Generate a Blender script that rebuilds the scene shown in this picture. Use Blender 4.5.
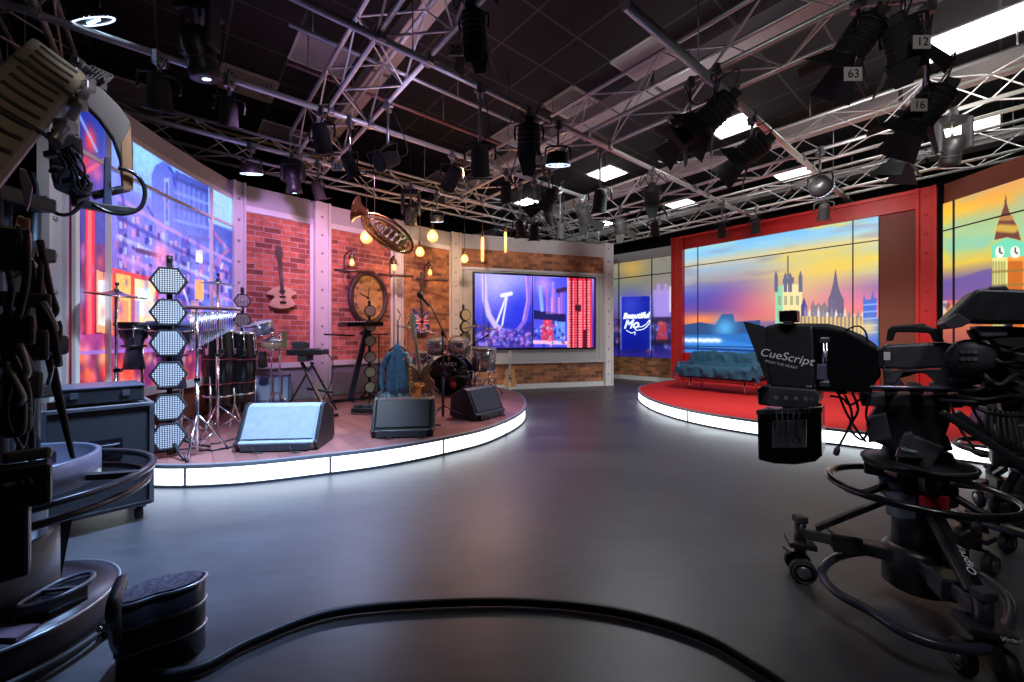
import bpy, math, random
import numpy as np
from mathutils import Vector, Matrix
random.seed(7); np.random.seed(7)
for o in list(bpy.data.objects): bpy.data.objects.remove(o)
SC = bpy.context.scene
COL = SC.collection
V = Vector
F, CY, CX, H = 407.0, 337.0, 512.0, 1.05
# ---------------------------------------------------------------- camera
cam = bpy.data.cameras.new('camera'); camo = bpy.data.objects.new('camera', cam); COL.objects.link(camo)
camo.location = (0, 0, H); camo.rotation_euler = (math.pi/2, 0, 0)
cam.sensor_width = 36; cam.lens = F/1024*36; cam.shift_y = -4.0/1024; cam.clip_start = .05
SC.camera = camo
# ---------------------------------------------------------------- world, exposure
w = bpy.data.worlds.new('world'); SC.world = w; w.use_nodes = True
w.node_tree.nodes['Background'].inputs[0].default_value = (.02, .022, .03, 1)
w.node_tree.nodes['Background'].inputs[1].default_value = 1
SC.view_settings.view_transform = 'Standard'; SC.view_settings.look = 'None'
SC.view_settings.gamma = 1; SC.view_settings.use_curve_mapping = False
SC.view_settings.exposure = 0.0
# ---------------------------------------------------------------- studio lamps and added fill spots
def lamp(kind, loc, target, power, color, size=.3, spot=60, blend=.6):
    l = bpy.data.lights.new(kind.lower()+'_light', kind); l.energy = power; l.color = color
    if kind == 'AREA': l.shape = 'SQUARE'; l.size = size
    else: l.shadow_soft_size = size
    if kind == 'SPOT': l.spot_size = math.radians(spot); l.spot_blend = blend
    o = bpy.data.objects.new(l.name, l); COL.objects.link(o); o.location = loc
    if target is not None: o.rotation_euler = (V(target)-V(loc)).to_track_quat('-Z', 'Y').to_euler()
    return o
# band corner: violet and blue from the left bars, warm further right
lamp('SPOT', (-2.0, 3.3, 3.1), (-3.3, 5.7, 1.9), 300, (.80, .42, 1.0), .12, 50)
lamp('SPOT', (-1.6, 4.2, 3.1), (-2.5, 6.5, 2.0), 210, (1.0, .45, .75), .12, 60)
lamp('SPOT', (-.6, 5.0, 3.1), (-1.5, 7.4, 1.7), 330, (1.0, .66, .42), .12, 60)
lamp('SPOT', (-1.5, 2.2, 3.1), (-2.4, 3.6, .2), 330, (.62, .78, 1.0), .1, 62)
lamp('SPOT', (-2.3, 6.1, 3.1), (-2.3, 3.4, .2), 160, (.45, .6, 1.0), .1, 60)
lamp('SPOT', (-.2, 6.4, 3.1), (-1.0, 4.4, .15), 200, (1.0, .62, .6), .1, 62)
lamp('SPOT', (.8, 4.4, 3.1), (-.2, 4.6, .2), 130, (.3, .42, 1.0), .1, 34)
# pale wash on the middle wall, white wash on the red stage
lamp('SPOT', (1.0, 5.3, 3.15), (.7, 8.3, 1.9), 120, (.95, .97, 1.0), .15, 85)
lamp('SPOT', (1.8, 6.6, 3.15), (3.0, 9.8, 1.3), 60, (1.0, .92, .8), .12, 60)
lamp('SPOT', (3.2, 4.6, 3.15), (4.0, 6.4, .2), 250, (1.0, .95, .9), .12, 95)
lamp('SPOT', (3.7, 3.5, 3.15), (4.4, 4.6, .2), 90, (1.0, .95, .9), .12, 95)
lamp('SPOT', (4.0, 5.4, 3.15), (5.4, 6.6, 2.2), 45, (1.0, .9, .85), .12, 100)
lamp('SPOT', (4.0, 3.4, 3.15), (5.9, 4.6, 2.9), 60, (1.0, .9, .8), .12, 90)
# added upward spots that brighten the trusses, violet on the left
lamp('SPOT', (-.8, 3.6, 2.9), (-1.6, 4.6, 4.6), 34, (.75, .6, 1.0), .3, 140, 1)
lamp('SPOT', (2.0, 4.4, 2.9), (2.2, 5.4, 4.6), 26, (1, .97, .95), .3, 140, 1)
lamp('SPOT', (4.0, 3.9, 2.9), (4.6, 5.2, 4.6), 45, (1, .97, .95), .3, 140, 1)
lamp('SPOT', (1.0, 7.0, 2.9), (1.2, 7.6, 4.6), 28, (1, .97, .95), .3, 140, 1)
# added fill spots: open floor, tags, prompter, column, coat, skirt spill, cameras
lamp('SPOT', (1.6, 5.0, 3.2), (1.1, 4.3, 0), 210, (.9, .95, 1.0), .4, 115, 1)
lamp('SPOT', (.3, 3.0, 3.2), (.0, 3.4, 0), 28, (1.0, .86, .86), .4, 100, 1)
lamp('SPOT', (.7, -.4, 2.3), (2.4, 2.6, 2.9), 60, (1.0, .95, .92), .2, 48, 1)  # added from behind the camera to brighten the lamp number tags
lamp('SPOT', (.9, -.3, 3.3), (1.4, 1.5, 1.0), 75, (.92, .94, 1.0), .2, 40, 1)  # added for the prompter lettering, stands for room lights behind the camera
lamp('SPOT', (-1.5, 2.1, 3.1), (-3.3, 3.1, 1.6), 130, (.85, .85, 1.0), .15, 52, 1)  # added lilac fill for the left column
lamp('SPOT', (-1.0, 4.5, 3.1), (-1.6, 5.6, .5), 70, (.45, .85, 1.0), .1, 26, .8)  # added cyan spot to brighten the draped coat
lamp('SPOT', (-1.0, 2.6, 3.2), (-1.9, 2.5, 0), 1700, (.34, .55, 1.0), .2, 62, 1)  # added blue spot imitating the skirt's spill on the floor
lamp('SPOT', (.5, .7, 3.3), (1.6, 1.65, .9), 80, (.9, .93, 1.0), .3, 42, 1)  # added fill for the right camera bodies
lamp('SPOT', (-.6, .3, 3.6), (-2.2, 2.0, 2.0), 22, (1.0, .8, .6), .2, 70)  # separate warm spot aimed towards the crane

# ---------------------------------------------------------------- coordinates
def G(px, py, z=0.0):
    d = F*(z-H)/(CY-py); return V(((px-CX)/F*d, d, z))
def D(px, py, d): return V(((px-CX)/F*d, d, H+(CY-py)/F*d))
U1 = V((-.638, .770, 0)); U2 = V((.770, .638, 0))
def AB(a, b, z=0): return U1*a+U2*b+V((0, 0, z))
# ---------------------------------------------------------------- materials
MATS = {}
def mat(name, col, rough=.5, metal=0, emit=None, es=1.0, noise=0, nscale=20, bump=0, alpha=None, trans=0, spec=None, coat=0):
    if name in MATS: return MATS[name]
    m = bpy.data.materials.new(name); m.use_nodes = True; nt = m.node_tree; p = nt.nodes['Principled BSDF']
    p.inputs['Base Color'].default_value = (*col, 1); p.inputs['Roughness'].default_value = rough
    p.inputs['Metallic'].default_value = metal
    if spec is not None: p.inputs['Specular IOR Level'].default_value = spec
    if coat: p.inputs['Coat Weight'].default_value = coat
    if emit: p.inputs['Emission Color'].default_value = (*emit, 1); p.inputs['Emission Strength'].default_value = es
    if trans: p.inputs['Transmission Weight'].default_value = trans
    if noise or bump:
        tc = nt.nodes.new('ShaderNodeTexCoord'); n = nt.nodes.new('ShaderNodeTexNoise')
        n.inputs['Scale'].default_value = nscale; n.inputs['Detail'].default_value = 6
        nt.links.new(tc.outputs['Object'], n.inputs['Vector'])
        if noise:
            mx = nt.nodes.new('ShaderNodeMix'); mx.data_type = 'RGBA'
            mx.inputs[6].default_value = (*[c*(1-noise) for c in col], 1)
            mx.inputs[7].default_value = (*[min(1, c*(1+noise)+.01*noise) for c in col], 1)
            nt.links.new(n.outputs[0], mx.inputs[0]); nt.links.new(mx.outputs[2], p.inputs['Base Color'])
            mr = nt.nodes.new('ShaderNodeMapRange'); mr.inputs[3].default_value = rough*.8; mr.inputs[4].default_value = min(1, rough*1.25)
            nt.links.new(n.outputs[0], mr.inputs[0]); nt.links.new(mr.outputs[0], p.inputs['Roughness'])
        if bump:
            b = nt.nodes.new('ShaderNodeBump'); b.inputs['Strength'].default_value = bump; b.inputs['Distance'].default_value = .01
            nt.links.new(n.outputs[0], b.inputs['Height']); nt.links.new(b.outputs[0], p.inputs['Normal'])
    MATS[name] = m; return m
black = mat('black_plastic', (.012, .012, .014), .42, noise=.4, nscale=30)
matt = mat('matt_black', (.014, .014, .016), .75, noise=.3, nscale=30)
gloss = mat('gloss_black', (.008, .008, .01), .18)
dgrey = mat('dark_grey_plastic', (.035, .034, .04), .5, noise=.3, nscale=25)
mgrey = mat('mid_grey_paint', (.12, .12, .13), .5, noise=.2)
chrome = mat('chrome', (.75, .76, .8), .18, 1)
alu = mat('truss_aluminium', (.80, .80, .82), .38, .6, noise=.12, nscale=12)
steel = mat('scuffed_steel', (.35, .35, .37), .4, 1, noise=.2)
white = mat('white_paint', (.72, .71, .72), .5, noise=.08, nscale=6)
offw = mat('grey_set_paint', (.46, .46, .47), .55, noise=.12, nscale=3)
lgrey = mat('pale_grey_paint', (.5, .5, .52), .45, noise=.12, nscale=4)
stone = mat('grey_stone_panel', (.33, .32, .36), .6, noise=.45, nscale=2.5)
red = mat('red_paint', (.50, .014, .012), .42, noise=.18, nscale=3)
brown = mat('rust_brown_panel', (.17, .042, .02), .6, noise=.25, nscale=2)
rubber = mat('rubber', (.012, .012, .013), .6)
brass = mat('brass', (.72, .48, .16), .25, 1, noise=.2)
gold = mat('worn_gold', (.55, .38, .14), .35, .9, noise=.3)
wood = mat('warm_wood', (.42, .2, .07), .35, noise=.35, nscale=8)
paper = mat('white_label', (.75, .74, .72), .6)
ink = mat('black_ink', (.01, .01, .01), .6)
whiteink = mat('white_lettering', (.7, .7, .74), .5)
skirt = mat('glowing_skirt', (.8, .8, .8), .4, emit=(.84, .93, 1.0), es=4.0)
lampw = mat('ceiling_diffuser', (.9, .9, .9), .4, emit=(1.0, .99, .94), es=9.0)
hotbulb = mat('glowing_filament', (1, .7, .3), .4, emit=(1.0, .46, .12), es=14.0)
bulbg = mat('amber_bulb_glow', (1, .7, .3), .2, emit=(1.0, .42, .1), es=1.1, trans=.0)
blueled = mat('lit_led_lens', (.5, .7, 1), .3, emit=(.45, .72, 1.0), es=10.0)
pinkglass = mat('pink_lamp_glass', (.8, .35, .4), .2, emit=(1.0, .35, .4), es=.8)
hexm = None
# ---------------------------------------------------------------- mesh builder
class MB:
    def __init__(s): s.v = []; s.f = []; s.s = []; s.uv = {}
    def add(s, vs, fs, sm=False):
        o = len(s.v); s.v += [V(x) for x in vs]
        for f in fs: s.f.append([i+o for i in f]); s.s.append(sm)
        return s
    def box(s, c, size, R=None):
        x, y, z = [k/2 for k in size]; c = V(c)
        vs = [V((a*x, b*y, g*z)) for a in (-1, 1) for b in (-1, 1) for g in (-1, 1)]
        if R is not None: vs = [R @ q for q in vs]
        return s.add([c+q for q in vs], [(0, 1, 3, 2), (4, 6, 7, 5), (0, 4, 5, 1), (2, 3, 7, 6), (0, 2, 6, 4), (1, 5, 7, 3)])
    def bar(s, p0, p1, w, h, up=(0, 0, 1)):
        p0, p1 = V(p0), V(p1); y = (p1-p0); L = y.length; y.normalize(); x = y.cross(V(up))
        if x.length < 1e-4: x = y.cross(V((1, 0, 0)))
        x.normalize(); z = x.cross(y)
        R = Matrix((x, y, z)).transposed()
        return s.box((p0+p1)/2, (w, L, h), R)
    def cyl(s, p0, p1, r0, r1=None, n=12, caps=True):
        p0, p1 = V(p0), V(p1); r1 = r0 if r1 is None else r1
        a = (p1-p0).normalized(); u = a.orthogonal().normalized(); w_ = a.cross(u)
        vs = []
        for p, r in ((p0, r0), (p1, r1)):
            for i in range(n):
                t = 2*math.pi*i/n; vs.append(p+(u*math.cos(t)+w_*math.sin(t))*r)
        s.add(vs, [(i, (i+1) % n, n+(i+1) % n, n+i) for i in range(n)], True)
        if caps:
            o = len(s.v)-2*n
            s.f.append([o+i for i in range(n)][::-1]); s.s.append(False)
            s.f.append([o+n+i for i in range(n)]); s.s.append(False)
        return s
    def tube(s, pts, r, n=8, closed=False, sm=4):
        pts = [V(p) for p in pts]
        if sm and len(pts) > 2: pts = smooth(pts, sm, closed)
        N = len(pts); rs = r if isinstance(r, (list, tuple)) else None
        def tan(i):
            if closed: return (pts[(i+1) % N]-pts[i-1]).normalized()
            return (pts[min(i+1, N-1)]-pts[max(i-1, 0)]).normalized()
        u = tan(0).orthogonal().normalized(); vs = []
        for i in range(N):
            t = tan(i); u = (u-t*u.dot(t)); u = u.normalized() if u.length > 1e-6 else t.orthogonal().normalized()
            w_ = t.cross(u); rr = r if rs is None else rs[0]+(rs[1]-rs[0])*i/(N-1)
            for k in range(n):
                a = 2*math.pi*k/n; vs.append(pts[i]+(u*math.cos(a)+w_*math.sin(a))*rr)
        fs = []
        for i in range(N if closed else N-1):
            j = (i+1) % N
            for k in range(n): fs.append((i*n+k, i*n+(k+1) % n, j*n+(k+1) % n, j*n+k))
        s.add(vs, fs, True)
        if not closed:
            o = len(s.v)-len(vs)
            s.f.append([o+k for k in range(n)][::-1]); s.s.append(False)
            s.f.append([o+(N-1)*n+k for k in range(n)]); s.s.append(False)
        return s
    def lathe(s, prof, o=(0, 0, 0), axis=(0, 0, 1), n=20, sx=1.0):
        a = V(axis).normalized(); u = a.orthogonal().normalized(); w_ = a.cross(u); o = V(o); vs = []
        for r, z in prof:
            for i in range(n):
                t = 2*math.pi*i/n; vs.append(o+a*z+(u*math.cos(t)*sx+w_*math.sin(t))*r)
        fs = [(j*n+i, j*n+(i+1) % n, (j+1)*n+(i+1) % n, (j+1)*n+i) for j in range(len(prof)-1) for i in range(n)]
        s.add(vs, fs, True)
        b = len(s.v)-len(vs)
        if prof[0][0] > 1e-3: s.f.append([b+i for i in range(n)][::-1]); s.s.append(False)
        if prof[-1][0] > 1e-3: s.f.append([b+(len(prof)-1)*n+i for i in range(n)]); s.s.append(False)
        return s
    def ball(s, c, r, n=14, m=8):
        r = (r, r, r) if not isinstance(r, (list, tuple)) else r; c = V(c); vs = []
        for j in range(m+1):
            t = math.pi*j/m
            for i in range(n):
                a = 2*math.pi*i/n; rr = max(math.sin(t), 1e-3)
                vs.append(c+V((r[0]*rr*math.cos(a), r[1]*rr*math.sin(a), r[2]*math.cos(t))))
        return s.add(vs, [(j*n+i, (j+1)*n+i, (j+1)*n+(i+1) % n, j*n+(i+1) % n) for j in range(m) for i in range(n)], True)
    def plate(s, poly, th, sm=False):                 # 3-D polygon given thickness vector
        th = V(th); n = len(poly); p = [V(q) for q in poly]
        s.add([q-th/2 for q in p]+[q+th/2 for q in p], [list(range(n))[::-1], list(range(n, 2*n))])
        o = len(s.v)-2*n
        for i in range(n): s.f.append([o+i, o+(i+1) % n, o+n+(i+1) % n, o+n+i]); s.s.append(sm)
        return s
    def ring(s, c, axis, R, r, n=32, m=8, sx=1.0):
        a = V(axis).normalized(); u = a.orthogonal().normalized()
        if abs(a.z) < .99: u = a.cross(V((0, 0, 1))).normalized()
        w_ = a.cross(u)
        return s.tube([V(c)+(u*math.cos(t)*sx+w_*math.sin(t))*R for t in [2*math.pi*i/n for i in range(n)]], r, m, True, 0)
    def xf(s, M):
        s.v = [M @ q for q in s.v]; return s
    def build(s, name, m, parent=None, w=False, bevel=0, seg=2):
        me = bpy.data.meshes.new(name); off = parent.location if (parent is not None and w) else V((0, 0, 0))
        if w and parent is not None and parent.parent is not None: off = parent.location+parent.parent.location
        me.from_pydata([q-off for q in s.v], [], s.f); me.polygons.foreach_set('use_smooth', s.s)
        me.materials.append(m); me.update()
        o = bpy.data.objects.new(name, me); COL.objects.link(o)
        if parent is not None: o.parent = parent
        if bevel:
            b = o.modifiers.new('bevel', 'BEVEL'); b.width = bevel; b.segments = seg; b.limit_method = 'ANGLE'; b.angle_limit = .7
        return o
def smooth(p, k=4, closed=False):
    N = len(p); out = []
    for i in range(N if closed else N-1):
        if closed: a, b, c, d = p[i-1], p[i], p[(i+1) % N], p[(i+2) % N]
        else: a, b, c, d = p[max(i-1, 0)], p[i], p[i+1], p[min(i+2, N-1)]
        for j in range(k):
            t = j/k; out.append(.5*((2*b)+(c-a)*t+(2*a-5*b+4*c-d)*t*t+(3*b-a-3*c+d)*t**3))
    if not closed: out.append(p[-1])
    return out
def tag(o, label, cat, group=None, kind=None):
    o['label'] = label; o['category'] = cat
    if group: o['group'] = group
    if kind: o['kind'] = kind
    return o
def thing(name, label, cat, loc=(0, 0, 0), rz=0, group=None):
    o = bpy.data.objects.new(name, None); COL.objects.link(o); o.empty_display_size = .1
    o.location = loc; o.rotation_euler = (0, 0, rz); return tag(o, label, cat, group)
def struct(o): o['kind'] = 'structure'; return o
def dup(root, loc=None, rz=None, label=None, scale=None):
    kids = {}
    for o in bpy.data.objects:
        if o.parent is not None: kids.setdefault(o.parent.name, []).append(o)
    def cp(o, par):
        c = o.copy(); COL.objects.link(c); c.parent = par
        for ch in kids.get(o.name, []): cp(ch, c)
        return c
    r = cp(root, None)
    if loc is not None: r.location = loc
    if rz is not None: r.rotation_euler = (0, 0, rz)
    if label: r['label'] = label
    if scale: r.scale = (scale,)*3
    return r
def text(name, body, size, m, parent, origin, xdir, ydir, ext=.002, w=False, align='CENTER', shear=0, outline=0):
    c = bpy.data.curves.new(name, 'FONT'); c.body = body; c.size = size; c.extrude = ext; c.align_x = align; c.align_y = 'CENTER'; c.shear = shear
    if outline: c.fill_mode = 'NONE'; c.bevel_depth = outline; c.extrude = 0
    t = bpy.data.objects.new(name, c); COL.objects.link(t)
    me = bpy.data.meshes.new_from_object(t); bpy.data.objects.remove(t); bpy.data.curves.remove(c)
    x = V(xdir).normalized(); y = V(ydir); y = (y-x*y.dot(x)).normalized(); z = x.cross(y)
    R = Matrix((x, y, z)).transposed().to_4x4(); off = V((0, 0, 0))
    if w: off = parent.location if parent.parent is None else parent.location+parent.parent.location
    me.transform(Matrix.Translation(V(origin)-off) @ R); me.materials.clear(); me.materials.append(m)
    o = bpy.data.objects.new(name, me); COL.objects.link(o); o.parent = parent; return o
# ---------------------------------------------------------------- pictures shown on screens, as coloured fine meshes
class Surf:
    def __init__(s, plan, z0, z1):
        s.p = [V((x, y)) for x, y in plan]; s.z0, s.z1 = z0, z1
        s.c = [0]
        for a, b in zip(s.p, s.p[1:]): s.c.append(s.c[-1]+(b-a).length)
        s.L = s.c[-1]
    def at(s, u):
        t = min(max(u, 0), 1)*s.L
        for i in range(len(s.p)-1):
            if t <= s.c[i+1]+1e-9: return s.p[i].lerp(s.p[i+1], (t-s.c[i])/(s.c[i+1]-s.c[i]))
        return s.p[-1]
    def map(s, px, py):
        k = (px-CX)/F; best = None
        for i in range(len(s.p)-1):
            a, b = s.p[i], s.p[i+1]; den = (b.x-a.x)-k*(b.y-a.y)
            if abs(den) < 1e-9: continue
            t = (k*a.y-a.x)/den
            e = max(-t, t-1, 0)
            if (i == 0 and t < 0) or (i == len(s.p)-2 and t > 1): e = 0 if best is None else e
            if best is None or e < best[0]: best = (e, i, t)
        _, i, t = best; q = s.p[i]+(s.p[i+1]-s.p[i])*t
        return ((s.c[i]+t*(s.c[i+1]-s.c[i]))/s.L, (H+(CY-py)/F*q.y-s.z0)/(s.z1-s.z0))
class Pic:
    def __init__(s, surf, w, h):
        s.S = surf; s.w, s.h = w, h; s.a = np.zeros((h, w, 3))
        s.X, s.Y = np.meshgrid(np.linspace(0, 1, w), np.linspace(0, 1, h)); s.asp = surf.L/(surf.z1-surf.z0)
    def P(s, pts): return [s.S.map(*p) for p in pts]
    def mix(s, m, col, al=1.0):
        m = (m*al)[..., None]; s.a = s.a*(1-m)+np.array(col)*m
    def poly(s, pts, col, al=1.0, uv=False):
        q = pts if uv else s.P(pts); ins = np.zeros(s.X.shape, bool); n = len(q)
        for i in range(n):
            (x0, y0), (x1, y1) = q[i], q[(i+1) % n]
            if y0 == y1: continue
            c = ((y0 > s.Y) != (y1 > s.Y)) & (s.X < (x1-x0)*(s.Y-y0)/(y1-y0)+x0); ins ^= c
        s.mix(ins.astype(float), col, al)
    def line(s, pts, wd, col, al=1.0, uv=False, soft=.5):
        q = pts if uv else s.P(pts); H_ = s.S.z1-s.S.z0; m = np.zeros(s.X.shape)
        for (x0, y0), (x1, y1) in zip(q, q[1:]):
            ax, ay, bx, by = x0*s.S.L, y0*H_, x1*s.S.L, y1*H_
            px, py = s.X*s.S.L-ax, s.Y*H_-ay; vx, vy = bx-ax, by-ay; L2 = vx*vx+vy*vy+1e-12
            t = np.clip((px*vx+py*vy)/L2, 0, 1); dd = np.hypot(px-t*vx, py-t*vy)
            m = np.maximum(m, np.clip((wd/2+wd*soft-dd)/(wd*soft+1e-9), 0, 1))
        s.mix(m, col, al)
    def blob(s, px, py, r, col, al=1.0, sx=1.0):
        (x, y) = s.S.map(px, py); H_ = s.S.z1-s.S.z0
        dd = ((s.X-x)*s.S.L/sx)**2+((s.Y-y)*H_)**2
        s.mix(np.exp(-dd/(r*r)), col, al)
    def grad(s, stops):
        vs = [q[0] for q in stops]
        for k in range(3): s.a[..., k] = np.interp(s.Y, vs, [q[1][k] for q in stops])
    def noise(s, nx, ny, seed=1):
        r = np.random.RandomState(seed); g = r.rand(ny+2, nx+2); fx, fy = s.X*nx, s.Y*ny
        ix, iy = fx.astype(int), fy.astype(int); tx, ty = fx-ix, fy-iy; tx = tx*tx*(3-2*tx); ty = ty*ty*(3-2*ty)
        return (g[iy, ix]*(1-tx)+g[iy, ix+1]*tx)*(1-ty)+(g[iy+1, ix]*(1-tx)+g[iy+1, ix+1]*tx)*ty
    def fbm(s, nx, ny, seed=1, o=3):
        t = 0; am = .5
        for k in range(o): t = t+am*s.noise(nx*2**k, ny*2**k, seed+k); am /= 2
        return t
    def speck(s, seed, amt, nx=120, ny=90): s.a *= (1+amt*(s.noise(nx, ny, seed)-.5)*2)[..., None]
    def build(s, name, parent, es, off=0.0, base=V((0, 0, 0)), cpoint=(0, 0)):
        vs = []; H_ = s.S.z1-s.S.z0
        for i in range(s.w):
            u = i/(s.w-1); q = s.S.at(u)
            d = (s.S.at(min(1, u+.01))-s.S.at(max(0, u-.01))).normalized(); n = V((d.y, -d.x))
            if n.dot(V(cpoint)-q) < 0: n = -n
            q = q+n*off; vs.append(q)
        co = [(vs[i].x-base.x, vs[i].y-base.y, s.S.z0+H_*j/(s.h-1)-base.z) for j in range(s.h) for i in range(s.w)]
        fs = [(j*s.w+i, j*s.w+i+1, (j+1)*s.w+i+1, (j+1)*s.w+i) for j in range(s.h-1) for i in range(s.w-1)]
        me = bpy.data.meshes.new(name); me.from_pydata(co, [], fs)
        at = me.color_attributes.new('picture', 'FLOAT_COLOR', 'POINT')
        a = np.clip(s.a, 0, 1)**2.2
        at.data.foreach_set('color', np.concatenate([a.reshape(-1, 3), np.ones((s.w*s.h, 1))], 1).astype(np.float32).ravel())
        m = bpy.data.materials.new(name); m.use_nodes = True; nt = m.node_tree; p = nt.nodes['Principled BSDF']
        vc = nt.nodes.new('ShaderNodeVertexColor'); vc.layer_name = 'picture'
        p.inputs['Base Color'].default_value = (.01, .01, .012, 1); p.inputs['Roughness'].default_value = .45
        nt.links.new(vc.outputs[0], p.inputs['Emission Color']); p.inputs['Emission Strength'].default_value = es
        me.materials.append(m); o = bpy.data.objects.new(name, me); COL.objects.link(o); o.parent = parent; return o
# ================================================================ ROOM
def nodes_mat(name):
    m = bpy.data.materials.new(name); m.use_nodes = True; return m, m.node_tree, m.node_tree.nodes['Principled BSDF']
def floor_mat():
    m, nt, p = nodes_mat('worn_studio_floor'); L = nt.links.new
    tc = nt.nodes.new('ShaderNodeTexCoord'); mp = nt.nodes.new('ShaderNodeMapping'); mp.inputs['Scale'].default_value = (.55, 1.2, 1); mp.inputs['Rotation'].default_value = (0, 0, .5)
    L(tc.outputs['Object'], mp.inputs[0])
    n = nt.nodes.new('ShaderNodeTexNoise'); n.inputs['Scale'].default_value = 1.6; n.inputs['Detail'].default_value = 8; n.inputs['Distortion'].default_value = .5; L(mp.outputs[0], n.inputs[0])
    r = nt.nodes.new('ShaderNodeValToRGB'); r.color_ramp.elements[0].position = .3; r.color_ramp.elements[1].position = .75
    r.color_ramp.elements[0].color = (.028, .028, .032, 1); r.color_ramp.elements[1].color = (.075, .074, .078, 1); L(n.outputs[0], r.inputs[0])
    m2 = nt.nodes.new('ShaderNodeMapping'); m2.inputs['Scale'].default_value = (3, 9, 1); m2.inputs['Rotation'].default_value = (0, 0, .15); L(tc.outputs['Object'], m2.inputs[0])
    n2 = nt.nodes.new('ShaderNodeTexNoise'); n2.inputs['Scale'].default_value = 2; n2.inputs['Detail'].default_value = 6; L(m2.outputs[0], n2.inputs[0])
    mx = nt.nodes.new('ShaderNodeMix'); mx.data_type = 'RGBA'; mx.blend_type = 'OVERLAY'; mx.inputs[0].default_value = .35
    L(r.outputs[0], mx.inputs[6]); L(n2.outputs[0], mx.inputs[7]); L(mx.outputs[2], p.inputs['Base Color'])
    mr = nt.nodes.new('ShaderNodeMapRange'); mr.inputs[3].default_value = .30; mr.inputs[4].default_value = .52; L(n.outputs[0], mr.inputs[0]); L(mr.outputs[0], p.inputs['Roughness'])
    b = nt.nodes.new('ShaderNodeBump'); b.inputs['Strength'].default_value = .04; b.inputs['Distance'].default_value = .01; L(n2.outputs[0], b.inputs['Height']); L(b.outputs[0], p.inputs['Normal'])
    return m
def slab(name, pts, z0, z1, m, parent=None):
    n = len(pts); b = MB(); b.add([(x, y, z0) for x, y in pts]+[(x, y, z1) for x, y in pts], [list(range(n)), list(range(n, 2*n))][::1])
    for i in range(n): b.f.append([i, (i+1) % n, n+(i+1) % n, n+i]); b.s.append(False)
    return b.build(name, m, parent)
A0, A1, B0, B1, ZC = -4.6, 12.3, -4.5, 13.5, 4.65
rc = [AB(A0, B0), AB(A1, B0), AB(A1, B1), AB(A0, B1)]; rc = [(q.x, q.y) for q in rc]
struct(slab('floor', rc, -.1, 0, floor_mat()))
def ceil_mat():
    m, nt, p = nodes_mat('black_ceiling_tiles'); L = nt.links.new
    uv = nt.nodes.new('ShaderNodeUVMap'); br = nt.nodes.new('ShaderNodeTexBrick'); br.offset = 0; br.inputs['Scale'].default_value = 1
    br.inputs['Brick Width'].default_value = .65; br.inputs['Row Height'].default_value = .65; br.inputs['Mortar Size'].default_value = .012; br.inputs['Mortar Smooth'].default_value = .0
    br.inputs['Color1'].default_value = (.018, .017, .02, 1); br.inputs['Color2'].default_value = (.024, .022, .026, 1); br.inputs['Mortar'].default_value = (.09, .085, .095, 1)
    L(uv.outputs[0], br.inputs['Vector']); L(br.outputs[0], p.inputs['Base Color']); p.inputs['Roughness'].default_value = .8; return m
def ceil_():
    b = MB(); q = [AB(A0, B0), AB(A1, B0), AB(A1, B1), AB(A0, B1)]; z = ZC
    b.add([V((k.x, k.y, z)) for k in q]+[V((k.x, k.y, z+.1)) for k in q], [(0, 1, 2, 3), (7, 6, 5, 4), (0, 4, 5, 1), (1, 5, 6, 2), (2, 6, 7, 3), (3, 7, 4, 0)])
    o = b.build('ceiling', ceil_mat()); me = o.data; uv = me.uv_layers.new(name='UVMap')
    for l in me.loops:
        c = me.vertices[l.vertex_index].co; a = c.dot(U1)-5.22; bb = c.dot(U2)-1.13
        uv.data[l.index].uv = (a+65, bb+65)
    return struct(o)
ceil_()
darkwall = mat('black_studio_wall', (.012, .012, .014), .85, noise=.3, nscale=2)
for nm, i in (('wall_left', 0), ('wall_back', 1), ('wall_right', 2), ('wall_front', 3)):
    p, q = rc[i], rc[(i+1) % 4]; d = V((q[0]-p[0], q[1]-p[1])).normalized(); n = V((-d.y, d.x))*.08
    if n.dot(V((1, 3))-V(p)) > 0: n = -n
    struct(slab(nm, [p, q, (q[0]+n.x, q[1]+n.y), (p[0]+n.x, p[1]+n.y)], 0, ZC, darkwall))
def tile(a, b, da=.65, db=.65): return [AB(a, b), AB(a+da, b), AB(a+da, b+db), AB(a, b+db)]
def poly_box(b, pts, z0, z1, sh=0.0):
    c = sum(pts, V((0, 0, 0)))/len(pts); pp = [c+(q-c)*(1-sh) for q in pts]
    b.plate([V((q.x, q.y, (z0+z1)/2)) for q in pp], (0, 0, z1-z0))
offlum = mat('unlit_ceiling_panel', (.50, .47, .52), .4, noise=.15, nscale=2)
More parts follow.
